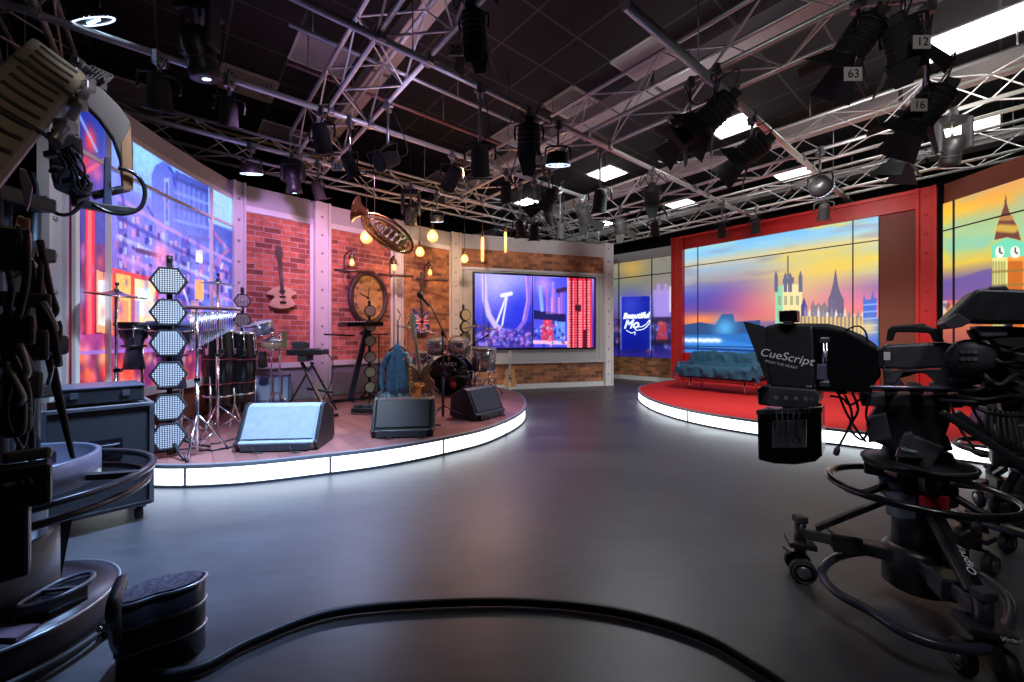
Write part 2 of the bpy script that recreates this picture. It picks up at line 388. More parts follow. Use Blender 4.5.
lamps = [(-.63, 6.98, 1.3, 'long glowing ceiling light in the top right corner of the room', 1), (2.62, 6.98, .65, 'glowing ceiling light behind the barn-door lamps right of centre', 1),
  (5.22, 6.98, .65, 'square glowing ceiling light above the middle of the studio', 1), (7.82, 6.98, .65, 'square glowing ceiling light just above the grey screen wall', 1),
  (.02, 10.23, .65, 'glowing ceiling light beyond the white ducts at far right', 1), (2.62, 10.23, .65, 'glowing ceiling light between the ducts over the red portal', 1),
  (5.22, 10.23, .65, 'small glowing ceiling light far back over the red portal', 1), (7.82, 10.23, .65, 'far glowing ceiling light near the back corner of the studio', 1),
  (2.62, 4.38, .65, 'unlit pale ceiling panel left of the thick bar', 0), (5.22, 4.38, .65, 'unlit pale ceiling panel beside the middle hanging lamp', 0), (7.82, 4.38, .65, 'unlit pale ceiling panel far back over the drums', 0),
  (5.22, 1.13, .65, 'unlit pale ceiling panel left of the box truss', 0), (7.82, 1.13, .65, 'unlit pale ceiling panel over the brick wall', 0), (7.82, -.82, 1.3, 'long unlit pale ceiling panel over the blue street screen', 0)]
for a, b_, da, lab, on in lamps:
    c = AB(a+da/2, b_+.325, ZC)
    t = thing('ceiling_light' if on else 'ceiling_panel', lab, 'ceiling light', c)
    q = tile(a, b_, da)
    mb = MB(); poly_box(mb, q, ZC-.012, ZC, .05); mb.build('diffuser', lampw if on else offlum, t, True)
    fr = MB()
    for i in range(4): fr.bar(V((q[i].x, q[i].y, ZC-.009)), V((q[(i+1) % 4].x, q[(i+1) % 4].y, ZC-.009)), .03, .018)
    fr.build('frame', white, t, True)
ventm = mat('vent_slats', (.5, .47, .46), .5)
for a, b_, lab in ((3.92, 4.38, 'square four-way ceiling vent in the middle of the black ceiling'), (6.52, 4.38, 'small square ceiling vent far back above the drum kit'), (6.52, .48, 'square ceiling vent on the left beside the near bar')):
    c = AB(a+.325, b_+.325, ZC); t = thing('ceiling_vent', lab, 'vent', c); q = tile(a, b_)
    mb = MB(); poly_box(mb, q, ZC-.008, ZC, .03); mb.build('backing', mat('vent_gap', (.12, .11, .11), .6), t, True)
    mb = MB()
    for k in range(7):
        s_ = 1-.135*k; qq = [c+(V((e.x, e.y, ZC))-c)*s_*.97 for e in q]
        for i in range(4): mb.bar(qq[i]-V((0, 0, .012+.004*k)), qq[(i+1) % 4]-V((0, 0, .012+.004*k)), .02 if k else .05, .01)
    mb.build('slats', ventm, t, True)
# pale ducts running above the trusses
for b_, w_, z, lab, m in ((1.85, .2, 4.2, 'pale boxed duct above the left box truss', mat('warm_duct', (.5, .40, .33), .5, noise=.2, nscale=2)), (4.6, .24, 4.2, 'lilac grey boxed duct above the middle truss', lgrey),
                          (7.15, .30, 4.1, 'white boxed duct above the right truss', white), (9.75, .30, 4.1, 'white boxed duct above the red portal', white)):
    t = thing('ceiling_duct', lab, 'duct', AB(4, b_, z))
    MB().bar(AB(A0+.2, b_, z), AB(A1-.3, b_, z), w_, .16).build('casing', m, t, True, .01)
    for k in range(2, 8): MB().bar(AB(-3+k*1.9, b_, z), AB(-2.96+k*1.9, b_, z), w_+.02, .18).build('joint_band', mgrey, t, True)
    for k in range(1, 7): MB().cyl(AB(-2+k*1.9, b_, z+.07), AB(-2+k*1.9, b_, ZC), .008, n=6).build('hanger', steel, t, True)
# ================================================================ SET WALLS
def brick_mat(name, c1, c2, mort):
    m, nt, p = nodes_mat(name); L = nt.links.new
    uv = nt.nodes.new('ShaderNodeUVMap'); br = nt.nodes.new('ShaderNodeTexBrick'); br.inputs['Scale'].default_value = 1
    br.inputs['Brick Width'].default_value = .215; br.inputs['Row Height'].default_value = .074; br.inputs['Mortar Size'].default_value = .006; br.inputs['Mortar Smooth'].default_value = .2; br.inputs['Bias'].default_value = -.1
    br.inputs['Color1'].default_value = (*c1, 1); br.inputs['Color2'].default_value = (*c2, 1); br.inputs['Mortar'].default_value = (*mort, 1)
    L(uv.outputs[0], br.inputs['Vector'])
    n = nt.nodes.new('ShaderNodeTexNoise'); n.inputs['Scale'].default_value = 9; n.inputs['Detail'].default_value = 8; L(uv.outputs[0], n.inputs[0])
    mx = nt.nodes.new('ShaderNodeMix'); mx.data_type = 'RGBA'; mx.blend_type = 'OVERLAY'; mx.inputs[0].default_value = .8; L(br.outputs[0], mx.inputs[6]); L(n.outputs[0], mx.inputs[7]); L(mx.outputs[2], p.inputs['Base Color'])
    b = nt.nodes.new('ShaderNodeBump'); b.inputs['Strength'].default_value = .5; b.inputs['Distance'].default_value = .01; b.invert = True; L(br.outputs['Fac'], b.inputs['Height']); L(b.outputs[0], p.inputs['Normal'])
    p.inputs['Roughness'].default_value = .75; return m
brickR = brick_mat('red_brick', (.55, .15, .085), (.14, .03, .02), (.42, .30, .27))
brickO = brick_mat('orange_brick', (.50, .19, .075), (.11, .04, .02), (.28, .19, .13))
def wall_piece(name, p, q, z0, z1, m, th=.05, off=0.0, parent=None, front=0.0):
    """a slab whose front face runs from plan point p to q; body extends away from the camera"""
    p, q = V(p), V(q); d = (q-p).normalized(); n = V((-d.y, d.x))
    if n.dot(-(p+q)/2) < 0: n = -n
    p, q = p+n*front, q+n*front; pb, qb = p-n*th, q-n*th; b = MB()
    b.add([(p.x, p.y, z0), (q.x, q.y, z0), (qb.x, qb.y, z0), (pb.x, pb.y, z0), (p.x, p.y, z1), (q.x, q.y, z1), (qb.x, qb.y, z1), (pb.x, pb.y, z1)],
          [(0, 1, 5, 4), (1, 2, 6, 5), (2, 3, 7, 6), (3, 0, 4, 7), (4, 5, 6, 7), (3, 2, 1, 0)])
    o = b.build(name, m, parent, w=True); me = o.data; uv = me.uv_layers.new(name='UVMap'); L = (q-p).length
    us = [0, L, L+th, th]
    for l in me.loops:
        i = l.vertex_index; uv.data[l.index].uv = (us[i % 4]+off+10, (z1 if i > 3 else z0)+5)
    return o
def lerp2(p, q, t): return (p[0]+(q[0]-p[0])*t, p[1]+(q[1]-p[1])*t)
ZS = .157
WL = [(-3.25, 2.84), (-3.31, 3.06), (-3.42, 3.5), (-3.52, 4.1), (-3.58, 4.7), (-3.60, 5.20)]
NB = [(-3.58, 5.28), (-2.92, 5.98), (-2.80, 6.17), (-2.03, 6.96), (-1.95, 7.05), (-1.16, 7.80), (-1.02, 7.86)]
NC = [(-1.0, 7.86), (2.0, 8.80)]
boltm = mat('bolt_grey', (.35, .35, .36), .4, .6)
def column(idx, p, q, z0, z1, m, bm, zb, name=None, proud=.06, th=.14):
    o = wall_piece('trim_%d' % idx, p, q, z0, z1, m, th, front=proud); struct(o)
    P, Q = V(p), V(q); d = (Q-P).normalized(); n = V((-d.y, d.x)); n = n if n.dot(-(P+Q)/2) > 0 else -n
    wpx = (Q-P).length
    for s_ in (0, 1):
        a = P.lerp(Q, .0 if s_ == 0 else .84); b_ = P.lerp(Q, .16 if s_ == 0 else 1.0)
        wall_piece('flange', a, b_, z0, z1, m, .03, front=proud+.03, parent=o)
    mb = MB(); k = zb
    while k < z1-.1:
        c = (P+Q)/2+n*proud; mb.cyl((c.x, c.y, k), (c.x+n.x*.012, c.y+n.y*.012, k), .02, .013, 8); k += .27
    mb.build('bolts', bm, o, w=True)
    return o
whcol = mat('white_column_paint', (.60, .58, .60), .5, noise=.1, nscale=3)
column(1, (-3.41, 2.91), (-3.43, 3.06), 0, 3.05, lgrey, boltm, .3, th=.05)
column(2, (-3.60, 5.20), (-3.53, 5.33), ZS, 3.05, whcol, boltm, .4)
column(3, (-2.93, 5.97), (-2.79, 6.17), ZS, 3.05, whcol, boltm, .4)
column(4, (-2.04, 6.94), (-1.93, 7.06), ZS, 3.05, whcol, boltm, .4)
column(5, (-1.18, 7.78), (-1.01, 7.87), ZS, 3.05, whcol, boltm, .4)
column(6, (1.97, 8.80), (2.16, 8.88), 0, 3.08, white, boltm, .25)
# left wall behind the street picture
for i in range(1, len(WL)-1):
    p, q = WL[i], WL[i+1]
    if i == 1: root = wall_piece('wall_street_picture', p, q, 2.86, 3.05, offw, .08, parent=None); struct(root)
    else: wall_piece('header', p, q, 2.86, 3.05, offw, .08, parent=root)
    wall_piece('backing', p, q, ZS, 2.86, brown, .06, front=-.03, parent=root)
    wall_piece('dado', p, q, ZS, .50, brown, .05, parent=root)
    wall_piece('ledge', p, q, .50, .56, white, .06, front=.05, parent=root)
    wall_piece('top_trim', p, q, 2.82, 2.87, white, .04, front=.02, parent=root)
names = ['wall_brick_left', 'wall_brick_middle', 'wall_brick_right']
bm_ = [brickR, brickR, brickO]
for i, (a, b_) in enumerate(((0, 1), (2, 3), (4, 5))):
    p, q = NB[a], NB[b_]; o = struct(wall_piece(names[i], p, q, .69, 2.70, bm_[i], .06, off=i*.37))
    wall_piece('band', p, q, 2.78, 3.05, offw, .06, parent=o)
    wall_piece('top_border', p, q, 2.70, 2.78, white, .06, front=.025, parent=o)
    wall_piece('ledge', p, q, .62, .69, white, .08, front=.05, parent=o)
    wall_piece('dado', p, q, ZS, .62, stone, .06, front=0, parent=o)
    wall_piece('side_border', p, lerp2(p, q, .05), .69, 2.70, white, .04, front=.02, parent=o)
    wall_piece('side_border', lerp2(p, q, .95), q, .69, 2.70, white, .04, front=.02, parent=o)
# middle wall
p, q = NC; o = struct(wall_piece('wall_middle', p, q, 2.77, 3.05, offw, .08))
wall_piece('upper_brick', p, q, 2.40, 2.77, brickO, .08, parent=o)
wall_piece('lower_brick', p, q, .10, .52, brickO, .08, parent=o)
wall_piece('plinth', p, q, 0, .10, white, .10, front=.02, parent=o)
wall_piece('panel', p, q, .52, 2.40, offw, .10, front=.03, parent=o)
for z in (2.38, .54): wall_piece('panel_trim', p, q, z-.025, z+.025, lgrey, .03, front=.06, parent=o)
for t in (.02, .955): wall_piece('panel_trim', lerp2(p, q, t), lerp2(p, q, t+.012), .55, 2.36, lgrey, .03, front=.05, parent=o)
# recessed wall with the tall blue sign picture
R0, R1 = (2.58, 10.45), (3.74, 9.28)
o = struct(wall_piece('wall_recess', R0, R1, 2.93, 3.15, offw, .08))
wall_piece('lower_brick', R0, R1, .10, .55, brickO, .08, parent=o); wall_piece('plinth', R0, R1, 0, .10, white, .1, front=.02, parent=o)
wall_piece('backing', R0, R1, .55, 2.93, darkwall, .08, front=-.03, parent=o)
# red portal
PL, PR = (3.65, 8.63), (6.0, 5.74)
def onl(t): return lerp2(PL, PR, t)
o = struct(wall_piece('wall_portal', onl(-.03), onl(1.0), 2.90, 3.17, red, .12, front=.05))
wall_piece('lintel_lip', onl(-.03), onl(1.0), 3.12, 3.17, red, .12, front=.09, parent=o)
wall_piece('side_panel', onl(.835), onl(.95), ZS, 2.82, brown, .06, parent=o)
wall_piece('side_panel', onl(.835), onl(.95), 2.82, 2.90, mat('dark_red_paint', (.2, .01, .01), .5), .06, parent=o)
wall_piece('base', onl(-.01), onl(.84), ZS, .72, red, .06, parent=o)
wall_piece('backing', onl(-.01), onl(.84), .72, 2.90, darkwall, .06, front=-.04, parent=o)
def redpost(idx, p, q):
    return column(idx, p, q, ZS, 3.17, red, mat('red_bolt', (.55, .03, .02), .3), .35, proud=.10)
redpost(7, (3.50, 8.80), (3.66, 8.62)); redpost(8, (5.87, 5.90), (6.0, 5.74))
RW = [(6.01, 5.66), (5.96, 4.7), (5.80, 3.7), (5.5, 2.7)]
root = None
for i in range(3):
    p, q = RW[i], RW[i+1]
    o = wall_piece('wall_tower_picture' if i == 0 else 'header', p, q, 2.90, 3.17, brown, .08, parent=root)
    if i == 0: root = struct(o)
    wall_piece('backing', p, q, ZS, 2.90, darkwall, .06, front=-.04, parent=root)
# ================================================================ SCREENS
def seams(root, S, us, vs, m, t=.012, off=.02):
    b = MB()
    for u in us:
        q = S.at(u); d = (S.at(min(1, u+.01))-S.at(max(0, u-.01))).normalized(); n = V((d.y, -d.x)); n = n if n.dot(-q) > 0 else -n
        c = q+n*off; b.bar((c.x, c.y, S.z0), (c.x, c.y, S.z1), t, t, up=(d.x, d.y, 0))
    for z in vs:
        N = 12
        for i in range(N):
            p, q = S.at(i/N), S.at((i+1)/N); d = (q-p).normalized(); n = V((d.y, -d.x)); n = n if n.dot(-q) > 0 else -n
            p, q = p+n*off, q+n*off; b.bar((p.x, p.y, z), (q.x, q.y, z), t, t)
    return b.build('panel_seams', m, root, True)
# --- street scene, left
S = Surf(WL[1:], .56, 2.83); P = Pic(S, 330, 300)
P.grad([(0, (.55, .15, .35)), (.3, (.42, .25, .62)), (.6, (.36, .38, .85)), (1, (.38, .55, .95))])
P.a *= (.8+.5*P.fbm(10, 8, 3))[..., None]
P.poly([(66, 90), (101, 110), (101, 400), (66, 400)], (.12, .12, .42), .85)
P.poly([(66, 240), (101, 245), (101, 400), (66, 400)], (.50, .08, .16), .6)
P.poly([(70, 104), (99, 122), (99, 190), (70, 178)], (.08, .16, .55)); P.blob(86, 140, .10, (1, .2, .12), 1, .6); P.blob(80, 160, .09, (.9, .15, .15), .9, .8); P.blob(92, 172, .1, (.9, .3, .5), .8, .7)
P.line([(72, 110), (92, 150)], .02, (.55, .7, 1), .7); P.line([(72, 178), (99, 160)], .02, (1, .3, .3), .7)
P.poly([(114, 150), (205, 205), (205, 395), (114, 395)], (.30, .25, .62), .35)
r = random.Random(15)
# pale sky and domed hall
P.poly([(128, 140), (232, 190), (232, 230), (128, 190)], (.40, .68, .98), .8)
P.blob(140, 155, .3, (.55, .9, 1), .8); P.blob(200, 190, .3, (.6, .8, 1), .5)
P.poly([(148, 175), (152, 165), (160, 161), (168, 166), (172, 176), (173, 260), (148, 245)], (.20, .27, .72), .85)
P.poly([(172, 170), (206, 186), (206, 300), (172, 300)], (.14, .20, .60), .9)
for k in range(6): P.line([(176+k*5, 184+k*2.4), (176+k*5, 215+k*2)], .035, (.35, .45, .9), .7)
for k in range(7): P.line([(172, 178+k*14), (206, 192+k*12)], .025, (.5, .62, 1) if k % 2 else (.08, .1, .4), .6)
P.poly([(161, 178), (166, 178), (166, 226), (161, 224)], (.55, .70, 1), .9); P.poly([(162, 182), (165, 182), (165, 222), (162, 220)], (.15, .2, .55))
P.poly([(206, 186), (232, 192), (232, 230), (206, 222)], (.62, .80, 1), .9)
P.poly([(207, 222), (230, 232), (230, 330), (207, 320)], (.14, .2, .6), .8); P.line([(209, 230), (226, 250), (212, 262), (228, 275)], .03, (.9, .3, .5), .7)
# buildings receding, eaves
P.blob(150, 230, .8, (.62, .58, .98), .5); P.blob(190, 260, .7, (.55, .62, 1), .5); P.blob(135, 300, .4, (.9, .45, .6), .35)
for k in range(9):
    x0, x1 = 114+k*12.8, 114+(k+1)*12.8-3; c_ = [(.22, .20, .62), (.60, .48, .95), (.30, .42, .92), (.78, .55, .92), (.36, .34, .80)][k % 5]
    yt = 196+k*8; P.poly([(x0, yt), (x1, yt+6), (x1, 330), (x0, 330)], c_, .42)
    for j in range(7):
        for q in range(2):
            xx = x0+1.5+q*4.5; yy = yt+12+j*13; P.poly([(xx, yy), (xx+2.8, yy+1), (xx+2.8, yy+8), (xx, yy+7)], [(.12, .10, .42), (.75, .82, 1), (.95, .6, .75)][(k+j+q) % 3], .6)
for k in range(6): P.line([(114, 198+k*19), (230, 262+k*13)], .028, [(.85, .6, .9), (.18, .18, .6), (.8, .85, 1)][k % 3], .55)
for k in range(26):
    x, y = r.uniform(118, 228), r.uniform(160, 300); P.line([(x, y), (x+r.uniform(-6, 9), y+r.uniform(4, 18))], .02, r.choice([(.85, .9, 1), (.2, .22, .7), (.7, .5, .95)]), .7)
P.line([(133, 250), (158, 256)], .03, (.3, .2, .4), .9); P.blob(159, 256, .12, (1, .55, .75), .9)
P.poly([(193, 250), (200, 250), (200, 263), (193, 262)], (.85, .9, 1)); P.poly([(192, 279), (201, 280), (201, 300), (192, 299)], (1, .66, .45)); 
# red lamp post, shopfronts
P.poly([(81, 200), (90, 203), (90, 348), (81, 350)], (.86, .16, .24)); P.line([(85, 204), (85, 348)], .03, (1, .45, .5), .8)
P.poly([(70, 150), (78, 250), (72, 350), (70, 350)], (.1, .08, .35), .5)
P.poly([(92, 270), (112, 275), (112, 335), (92, 332)], (.98, .62, .45)); P.poly([(94, 280), (102, 281), (102, 326), (94, 325)], (.85, .95, .95), .9)
P.poly([(108, 268), (155, 278), (155, 330), (108, 336)], (.90, .28, .30)); P.poly([(112, 273), (127, 276), (127, 324), (112, 325)], (1, .72, .42)); P.poly([(131, 278), (152, 283), (152, 322), (131, 323)], (1, .86, .66))
P.poly([(133, 288), (146, 288), (148, 310), (140, 318), (133, 312)], (.85, .95, 1), .9)
P.poly([(68, 335), (100, 334), (100, 350), (68, 352)], (.65, .25, .5)); P.poly([(68, 352), (232, 345), (232, 400), (68, 400)], (.42, .10, .28), .7)
for k in range(14): x = 70+k*11.4; P.line([(x, 353), (x, 392)], .025, (.2, .08, .25), .7)
for k in range(9): P.poly([(116+k*12, 300), (124+k*12, 301), (124+k*12, 338), (116+k*12, 338)], [(.95, .45, .4), (.5, .35, .75), (1, .72, .6), (.35, .45, .95)][k % 4], .55)
r = random.Random(5)
for k in range(90):
    x = r.uniform(70, 228); y = r.uniform(345, 392); P.blob(x, y, r.uniform(.03, .09), r.choice([(1, .45, .2), (1, .3, .25), (1, .6, .7), (.5, .2, .5), (.2, .1, .35), (1, .75, .5)]), .8, .7)
for k in range(70):
    x = r.uniform(70, 228); y = r.uniform(235, 345); P.blob(x, y, r.uniform(.03, .08), r.choice([(.95, .35, .35), (.3, .25, .8), (.8, .5, .9), (.15, .12, .5), (.6, .75, 1)]), .5, .5)
P.poly([(200, 300), (232, 300), (232, 372), (200, 376)], (.45, .5, .95), .5)
P.poly([(68, 351), (232, 346), (232, 349), (68, 355)], (.6, .45, .85), .8)
P.speck(3, .06, 90, 70)
t = thing('street_picture_screen', 'tall curved backlit picture of a red and blue city street', 'screen', (-3.5, 4.2, .56))
P.build('picture', t, 1.35, .03, t.location); seams(t, S, [S.map(101, 200)[0], S.map(207, 200)[0]], [2.46], white, .028, .05)
b = MB()
for z in (.57, 2.82):
    for i in range(12):
        p, q = S.at(i/12), S.at((i+1)/12); b.bar((p.x+.03, p.y, z), (q.x+.03, q.y, z), .03, .03)
for u in (0, 1): q = S.at(u); b.bar((q.x+.03, q.y, .56), (q.x+.03, q.y, 2.83), .03, .03)
b.build('frame', white, t, True)
# --- wheel and tower screen, middle wall
def onc(px):
    k = (px-CX)/F; a, b_ = V(NC[0]), V(NC[1]); t_ = (k*a.y-a.x)/((b_.x-a.x)-k*(b_.y-a.y)); return a.lerp(b_, t_)
n_ = V((NC[1][1]-NC[0][1], -(NC[1][0]-NC[0][0]))).normalized()
a, b_ = onc(473.5)+n_*.09, onc(592)+n_*.09
S = Surf([a, b_], .83, 2.28); P = Pic(S, 260, 150)
P.grad([(0, (.22, .18, .62)), (.3, (.16, .18, .75)), (.75, (.35, .35, .92)), (1, (.55, .55, .98))])
P.blob(500, 285, .45, (.75, .72, 1), .8); P.blob(520, 310, .4, (.14, .2, .85), .8)
W = [(484, 277), (485, 300), (489, 315), (495, 325), (503, 331)]
P.line(W, .07, (.80, .72, 1), .95)
P.line([(528, 277), (529, 300), (525, 320), (518, 330), (505, 334)], .055, (.55, .40, .85), .9); P.line([(526, 277), (527, 300), (523, 320)], .02, (.8, .6, 1), .9)
P.line([(506, 297), (497, 322)], .03, (.85, .85, 1)); P.line([(507, 297), (502, 326)], .025, (.85, .85, 1)); P.line([(502, 295.5), (511, 293.5)], .05, (.92, .95, .92))
P.line([(497, 322), (491, 338)], .02, (.7, .75, 1))
P.poly([(474, 332), (485, 325), (500, 331), (520, 330), (532, 320), (532, 348), (474, 348)], (.20, .15, .55), .7)
r = random.Random(8)
for k in range(160):
    x = r.uniform(474, 532); y = r.uniform(326+8*abs((x-503)/30), 346); P.blob(x, y, r.uniform(.015, .04), r.choice([(.65, .65, 1), (.8, .5, .8), (.15, .15, .5), (.45, .4, .9)]), .8)
P.poly([(534, 277), (567, 278), (567, 347), (534, 347)], (.30, .30, .88))
P.blob(543, 284, .2, (.8, .6, 1), .8)
P.poly([(534, 310), (566, 314), (566, 322), (534, 319)], (.10, .10, .35)); 
P.line([(540, 287), (542, 310)], .05, (.55, .65, 1)); P.line([(553, 283), (552, 310)], .04, (.6, .5, 1))
for k in range(8): P.line([(547+k*2.4, 290+(k % 3)*4), (547+k*2.4, 313)], .03, [(.75, .4, .8), (.4, .4, .95), (.9, .55, .75)][k % 3], .8)
P.poly([(543, 320), (552, 320), (554, 342), (541, 342)], (.80, .22, .38)); P.poly([(556, 322), (565, 322), (565, 340), (556, 340)], (.4, .6, .98), .8)
P.line([(534, 342), (567, 343)], .05, (1, .75, .85), .9); P.line([(558, 291), (566, 289)], .06, (.2, .12, .3), .9)
for k in range(60): P.blob(r.uniform(534, 566), r.uniform(322, 346), r.uniform(.01, .035), r.choice([(1, .7, .8), (.5, .8, 1), (.1, .1, .4)]), .8)
P.poly([(567, 277), (592, 279), (592, 348), (567, 348)], (.85, .16, .28))
for k in range(26):
    for j in range(3): P.poly([(568+j*8, 281+k*2.6), (574+j*8, 281+k*2.6), (574+j*8, 282.6+k*2.6), (568+j*8, 282.6+k*2.6)], (.98, .62, .66), .85)
for x in (571.5, 577.5, 586.5): P.line([(x, 277), (x, 348)], .03, (.4, .03, .1), .9)
P.poly([(575, 305), (581, 305), (581, 311), (575, 311)], (.25, .05, .12)); P.poly([(583, 330), (587, 330), (587, 348), (583, 348)], (.3, .05, .15))
P.poly([(567, 277), (568.5, 277), (568.5, 348), (567, 348)], (.9, .75, .85), .8); P.speck(5, .06, 120, 90)
t = thing('wall_video_screen', 'wide wall screen showing a giant blue observation wheel and red windows', 'screen', (*onc(532), .83))
P.build('picture', t, 1.25, .0, t.location)
seams(t, S, [S.map(484, 300)[0], S.map(532.5, 300)[0]], [], mat('screen_seam', (.02, .02, .05), .4), .012, .004)
b = MB(); dd = (b_-a).normalized(); bk = -n_*.03
for z in (.815, 2.295): b.bar((a.x+bk.x, a.y+bk.y, z), (b_.x+bk.x, b_.y+bk.y, z), .10, .035)
for q in (a-dd*.015, b_+dd*.015): b.bar((q.x+bk.x, q.y+bk.y, .80), (q.x+bk.x, q.y+bk.y, 2.31), .035, .10, up=(n_.x, n_.y, 0))
b.build('bezel', gloss, t, True)
MB().bar((a.x+bk.x, a.y+bk.y, 1.555), (b_.x+bk.x, b_.y+bk.y, 1.555), .05, 1.44).build('casing', black, t, True)
# --- blue sign screen in the recess
S = Surf([R0, R1], .56, 2.92); P = Pic(S, 150, 230)
P.grad([(0, (.25, .20, .55)), (.12, (.12, .12, .45)), (.3, (.25, .22, .42)), (.55, (.50, .45, .62)), (.75, (.48, .52, .48)), (1, (.58, .55, .50))])
f = P.fbm(5, 8, 4); P.mix(np.clip((f-.5)*3, 0, 1)*(P.Y > .5), (.36, .36, .40), .7); P.blob(632, 268, .3, (.85, .68, .30), .8, 1.2); P.blob(662, 286, .3, (.7, .6, .55), .6, 1.5)
P.blob(662, 305, .35, (.50, .42, .95), .9)
for k in range(5): P.line([(655+k*3.5, 292-(k % 2)*6), (656+k*3.5, 315)], .07, (.75, .65, 1), .7)
P.line([(671.5, 288), (671.5, 310)], .07, (1, .9, 1)); P.line([(612, 322), (675, 320)], .10, (.18, .14, .28), .8)
P.poly([(658, 322), (666, 322), (668, 342), (656, 342)], (.85, .25, .28), .8); P.line([(612, 344), (675, 342)], .09, (.14, .11, .2), .8)
for k in range(50): P.blob(r.uniform(613, 674), r.uniform(322, 356), r.uniform(.02, .06), r.choice([(.9, .4, .3), (.6, .7, 1), (.2, .15, .4), (.5, .4, .9)]), .7)
P.poly([(621.5, 297), (650, 296), (650, 349), (621.5, 349.5)], (.07, .14, .68)); P.blob(630, 305, .35, (.30, .34, .90), .7); P.blob(636, 347, .3, (.04, .08, .5), .6, 1.5)
P.line([(621, 297), (621, 349)], .03, (.6, .65, 1), .5); P.line([(650.5, 296), (650.5, 349)], .03, (.7, .75, 1), .5)
t = thing('blue_sign_screen', 'narrow screen in the recess showing a blue sign with white script lettering', 'screen', (3.1, 9.85, .56))
P.build('picture', t, .9, .0, t.location); seams(t, S, [S.map(619, 300)[0], S.map(652, 300)[0]], [2.53], mat('screen_seam', (.02, .02, .05), .4), .022, .006)
c = S.map(636, 317); q = S.at(c[0]); dx = (V(R1)-V(R0)).normalized(); n2 = V((-dx.y, dx.x)); n2 = n2 if n2.dot(-q) > 0 else -n2
neon = mat('sign_white_line', (.9, .95, 1), .4, emit=(.75, .85, 1.0), es=1.3)
text('sign_lettering', 'Beautiful', .20, neon, t, (q.x+n2.x*.012, q.y+n2.y*.012, 1.57), (dx.x, dx.y, 0), (-dx.x*.12, -dx.y*.12, 1), 0, True, shear=.25, outline=.007)
text('sign_lettering', 'Mo', .30, neon, t, (q.x+n2.x*.012-dx.x*.13, q.y+n2.y*.012-dx.y*.13, 1.36), (dx.x, dx.y, 0), (0, 0, 1), 0, True, shear=.35, outline=.008)
b = MB(); f3 = lambda s_, z: V((q.x+n2.x*.012+dx.x*s_, q.y+n2.y*.012+dx.y*s_, z))
b.tube([f3(.02, 1.30), f3(.15, 1.30), f3(.27, 1.36), f3(.36, 1.46), f3(.34, 1.36), f3(.2, 1.24), f3(.0, 1.22)], .009, 6, True)
b.tube([f3(-.26, 1.22), f3(-.12, 1.15), f3(-.02, 1.17), f3(-.03, 1.10)], .009, 6); b.build('sign_swash', neon, t, True)
# --- riverside sunset, portal
S = Surf([onl(.0), onl(.832)], .72, 2.90); P = Pic(S, 420, 260)
P.grad([(0, (.10, .40, .66)), (.12, (.22, .55, .85)), (.20, (.13, .38, .68)), (.27, (.18, .35, .62)), (.30, (.95, .55, .30)), (.36, (.98, .42, .34)), (.43, (.62, .32, .62)), (.50, (.34, .33, .72)), (.58, (.55, .60, .78)), (.66, (.86, .80, .58)), (.78, (.66, .78, .82)), (.84, (.85, .80, .62)), (.92, (.55, .78, .93)), (1, (.48, .75, .95))])
right = P.X; warm = np.clip((right-.35)*2, 0, 1)
f = P.fbm(5, 14, 9); P.mix(np.clip((f-.42)*4, 0, 1)*(P.Y > .62)*(.35+.65*warm), (.98, .82, .28), .85)
f = P.fbm(4, 16, 21); P.mix(np.clip((f-.52)*5, 0, 1)*(P.Y > .55), (.58, .58, .66), .75); P.mix(np.clip((P.fbm(4, 12, 33)-.5)*4, 0, 1)*(P.Y > .6), (.62, .86, .90), .6)
P.blob(720, 300, .5, (.25, .30, .72), .85, 3.0); P.blob(762, 305, .4, (.95, .35, .45), .7, 2.2); P.blob(705, 312, .2, (.30, .25, .60), .7, 3)
P.blob(800, 290, .5, (.98, .85, .45), .65, 1.5); P.blob(850, 300, .35, (.95, .50, .60), .6, 1.6); P.blob(700, 320, .14, (1, .55, .30), .9, 4); P.blob(840, 262, .3, (.98, .80, .20), .6, 2.5)
# far bank, bridge, water
P.poly([(684, 325), (700, 322), (715, 325), (722, 314), (733, 314), (735, 322), (760, 320), (760, 333), (684, 336)], (.16, .30, .50)); P.blob(725, 328, .2, (.35, .75, 1), .8)
P.poly([(684, 335), (880, 330), (880, 365), (684, 365)], (.14, .42, .74), .85)
P.poly([(684, 337), (720, 339), (757, 345), (757, 352), (684, 352)], (.20, .50, .85)); 
for k in range(10): P.blob(686+k*3.6, 340+(k % 2)*.7, .04, (.95, .98, 1), 1, 1.6)
P.line([(684, 348), (757, 351)], .03, (.08, .2, .42), .9); P.line([(684, 355), (757, 357)], .03, (.08, .2, .42), .7)
# palace of towers
st, lit, dk = (.40, .40, .50), (.93, .86, .62), (.40, .36, .48)
P.poly([(775, 286), (802, 284), (802, 330), (775, 332)], lit); P.poly([(775, 286), (783, 285), (783, 332), (775, 332)], (.50, .80, .66), .85)
for x in (776, 785.5, 790, 800.5): P.poly([(x-1.8, 292), (x-1.8, 276), (x, 270 if x in (776, 800.5) else 272), (x+1.8, 276), (x+1.8, 292)], st)
P.poly([(783, 284), (783, 279), (794, 277), (794, 283)], st); P.line([(788, 276), (788, 256)], .012, (.2, .2, .3))
for k in range(4):
    for j in range(2): P.poly([(778+k*6, 296+j*14), (781+k*6, 296+j*14), (781+k*6, 305+j*14), (778+k*6, 305+j*14)], (.55, .55, .45), .7)
P.poly([(801, 322), (801, 306), (804, 297), (807, 306), (807, 322)], (.30, .26, .55))
P.poly([(828, 322), (828, 300), (831, 292), (833, 284), (835.5, 268), (838, 284), (840, 292), (844, 300), (844, 325)], dk)
